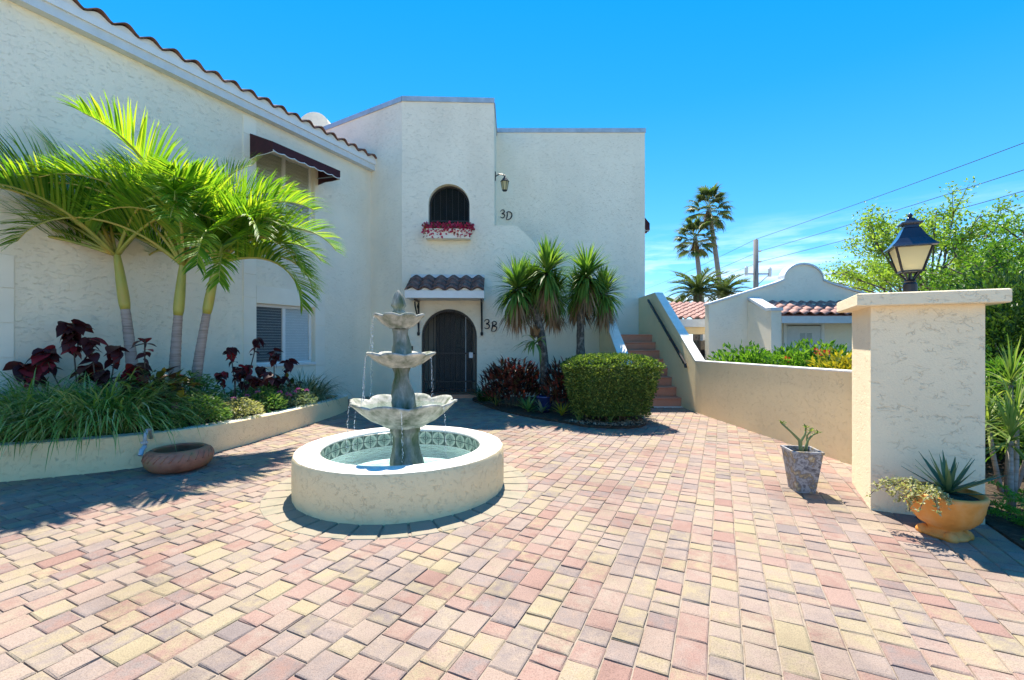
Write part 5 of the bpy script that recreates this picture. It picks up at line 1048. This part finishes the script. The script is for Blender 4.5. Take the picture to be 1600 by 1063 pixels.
fern('feathery foxtail fern deeper in the side garden', (4.0, 3.3, .01), 14, .5, 112)
fern('small foxtail fern at the edge of the pavers', (3.62, 2.78, .01), 10, .34, 113)

# ================================================================== TREES, PALMS, POLE AND WIRES BEYOND
def tree(label, c, h, crown, n, ln, mat, seed, name='tree', trunk_r=.14, sub=5):
    r = random.Random(seed); c = vec(c); t = thing(name, label, 'tree', c); tr = MB(); lf = MB()
    tr.tube([c-z*.05, c+V((.05, 0, h*.2)), c+V((.02, .05, h*.42))], [trunk_r, trunk_r*.8, trunk_r*.62], 9); fork = c+V((.02, .05, h*.4)); cen = c+V((crown[3], crown[4], h*.68))
    for i in range(26):
        d = rdir(r); d.z = abs(d.z)*1.15-.25; tip = cen+V((d.x*crown[0], d.y*crown[1], d.z*crown[2])); mid = fork.lerp(tip, .5)+rdir(r)*.22+z*.12
        tr.tube([fork, mid, tip], [trunk_r*.42, trunk_r*.22, .012], 5)
        for s_ in range(sub):
            q = mid.lerp(tip, r.uniform(.15, 1.08)); e = q+(rdir(r)+d*.5)*crown[0]*.22; tr.tube([q, e], [.014, .005], 4)
            for k in range(n//(26*sub)):
                p = q.lerp(e, r.uniform(.2, 1.15))+rdir(r)*crown[0]*.11*r.random()**.5; leaf(lf, p, rdir(r)-z*.15, rdir(r)+z*.6, ln*r.uniform(.6, 1.2), ln*.42)
    tr.build('trunk', 'bark', t, True); stuff(lf.build('crown', mat, t, solid=False))
tree('airy light green tree rising behind the lantern pillar', (13.6, 14.6, 0), 5.5, (2.8, 2.2, 2.0, 0, 0), 11000, .13, 'tree', 121, trunk_r=.13)
tree('spreading light green tree beyond the gable', (16.4, 18.5, 0), 5.2, (3.2, 2.2, 1.7, 0, 0), 11000, .14, 'tree', 122, trunk_r=.15)
tree('full green tree at the edge of the side garden', (16.3, 13.2, 0), 5.2, (2.6, 2.4, 2.0, 0, 0), 10000, .13, 'tree', 123, trunk_r=.14)
tree('dense darker tree behind the side garden shrubs', (10.9, 8.9, 0), 3.7, (2.0, 1.8, 1.5, 0, 0), 11000, .10, 'shrub', 124, trunk_r=.11)
def fan(parent, base, az, el, ln, r, mat='fanpalm'):
    p = vec(base); d = V((math.cos(az)*math.cos(el), math.sin(az)*math.cos(el), math.sin(el))); q = p+d*ln*.55; st_ = MB().tube([p, p.lerp(q, .5)+z*.04, q-z*.04], .02, 4); m_ = MB(); sd_ = d.cross(z).normalized()
    for i in range(24):
        a = R(-105+210*i/23); dr = (d*math.cos(a)+sd_*math.sin(a)).normalized(); g_ = dr.copy(); pp = q-z*.04; ps = [pp.copy()]; l_ = ln*.5*(.75+.25*math.cos(a))*r.uniform(.85, 1.1)
        for k in range(3): pp = pp+g_*l_/3; ps.append(pp.copy()); g_ = (g_+V((0, 0, -.22-.42*k))).normalized()
        m_.strip(ps, [.05, .13, .09, .01], dr.cross(z).normalized() if abs(dr.z) < .95 else sd_)
    f_ = m_.build('frond', mat, parent, solid=False, loc=base); st_.build('stalk', 'shaft', f_, loc=base)
def fanpalm(label, base, top, bend, seed, n=30, ln=1.9):
    r = random.Random(seed); base, top = vec(base), vec(top); t = thing('fan_palm', label, 'palm tree', base)
    k = 14; MB().tube([base.lerp(top, i/k)+vec(bend)*math.sin(math.pi*i/k) for i in range(k+1)], [.24-.09*i/k for i in range(k+1)], 10).build('trunk', 'farpalm', t, True)
    for i in range(n): f = i/n; fan(t, top-z*.3*f, i*2.399+r.uniform(-.3, .3), R(78-128*f+r.uniform(-8, 8)), ln*r.uniform(.85, 1.1), r)
    d_ = MB()
    for i in range(90): az = r.uniform(0, 6.283); blade(d_, top+V((math.cos(az)*.12, math.sin(az)*.12, -.25-r.random()*.35)), az, R(r.uniform(-86, -58)), r.uniform(.6, 1.1), .11, R(8), 2)
    stuff(d_.build('dead_skirt', 'dead', t, solid=False))
b1, t1_ = P(1102, 470, 35), P(1086, 371, 35); fanpalm('shorter tall fan palm with shaggy crown against the sky', (b1.x, 35, -.05), t1_, (.1, 0, 0), 131)
b2, t2_ = P(1131, 470, 36), P(1107, 325, 36); fanpalm('taller fan palm with the bent trunk', (b2.x, 36, -.05), t2_, (.25, 0, 0), 132, 32, 2.0)
def datepalm(label, c, h, n, ln, seed):
    r = random.Random(seed); c = vec(c); t = thing('date_palm', label, 'palm tree', c); top = c+z*h; MB().tube([c-z*.05, top], [.3, .26], 10).build('trunk', 'bark', t, True)
    for i in range(n):
        az = i*2.399; e = R(80-85*i/n); p = top.copy(); pts = []; m_ = MB(); l_ = ln*r.uniform(.85, 1.1)
        for k in range(9): pts.append(p.copy()); p = p+V((math.cos(az)*math.cos(e), math.sin(az)*math.cos(e), math.sin(e)))*l_/8; e -= R(9)
        sd_ = V((-math.sin(az), math.cos(az), 0)); m_.tube(pts, [.03]*8+[.008], 4)
        for k in range(44):
            f = .12+.88*k/44; j = min(int(f*8), 7); q = pts[j].lerp(pts[j+1], f*8-j); d = (pts[j+1]-pts[j]).normalized()
            for s_ in (-1, 1): dr = (d*.8+sd_*s_*.7+z*.25+rdir(r)*.12).normalized(); m_.strip([q, q+dr*.3, q+dr*.52-z*.06], [.03, .035, .004], dr.cross(z).normalized())
        stuff(m_.build('frond', 'fanpalm', t, solid=False))
p_ = P(1090, 452, 28); datepalm('low date palm with arching fronds below the fan palms', (p_.x, 28, 0), p_.z-.35, 34, 2.1, 141)
p_ = P(1132, 458, 30); datepalm('low yellowish date palm beside the gable coping', (p_.x, 30, 0), p_.z-.2, 30, 2.0, 142)
p_ = P(1060, 474, 31); datepalm('small date palm peeping over the carport roof', (p_.x, 31, 0), p_.z-.5, 22, 1.5, 143)
pb_ = P(1181, 0, 40); pp_ = V((pb_.x, 40, 0)); t = thing('utility_pole', 'grey utility pole carrying three wires behind the garage', 'utility pole', pp_)
MB().tube([pp_-z*.1, pp_+z*10.3], [.26, .2], 10).build('shaft', 'pole', t, True)
for dx_, h in ((.0, 10.32), (.42, 9.3), (.42, 8.35)):
    if dx_: MB().tube([pp_+V((.12, 0, h)), pp_+V((dx_, 0, h))], .04, 6).build('insulator_arm', 'pole', t)
    MB().lathe([(0, -.08), (.06, -.08), (.09, 0), (.05, .08), (0, .1)], pp_+V((dx_, 0, h)), 8).build('insulator', 'trimblue', t)
MB().bar(pp_+V((-.9, 0, 7.25)), pp_+V((1.3, 0, 7.25)), .1).build('crossarm', 'pole', t)
for x_, h in ((-.85, 7.5), (1.25, 7.4)): MB().lathe([(0, -.4), (.14, -.4), (.16, .3), (.06, .45), (0, .45)], pp_+V((x_, 0, h)), 10).build('transformer', 'trimblue', t)
MB().tube([pp_+V((.2, 0, 6.3)), pp_+V((1.2, 0, 7.2))], .035, 5).build('brace', 'pole', t)
for nm, h, zr_ in (('top', 10.35, 10.3), ('middle', 9.3, 9.25), ('lowest', 8.35, 8.3)):
    m_ = MB(); a_ = pp_+V((.0 if nm == 'top' else .45, 0, h))
    far, near = V((a_.x+1.0, 90, h)), V((a_.x+1.6, 4, zr_))
    m_.tube([far.lerp(a_, i/8)-z*.5*math.sin(math.pi*i/8) for i in range(9)]+[a_.lerp(near, i/10)-z*.25*math.sin(math.pi*i/10) for i in range(1, 11)], .017, 5)
    tag(m_.build('power_line', 'black'), nm+' of the three power lines strung on the utility pole', 'power line')
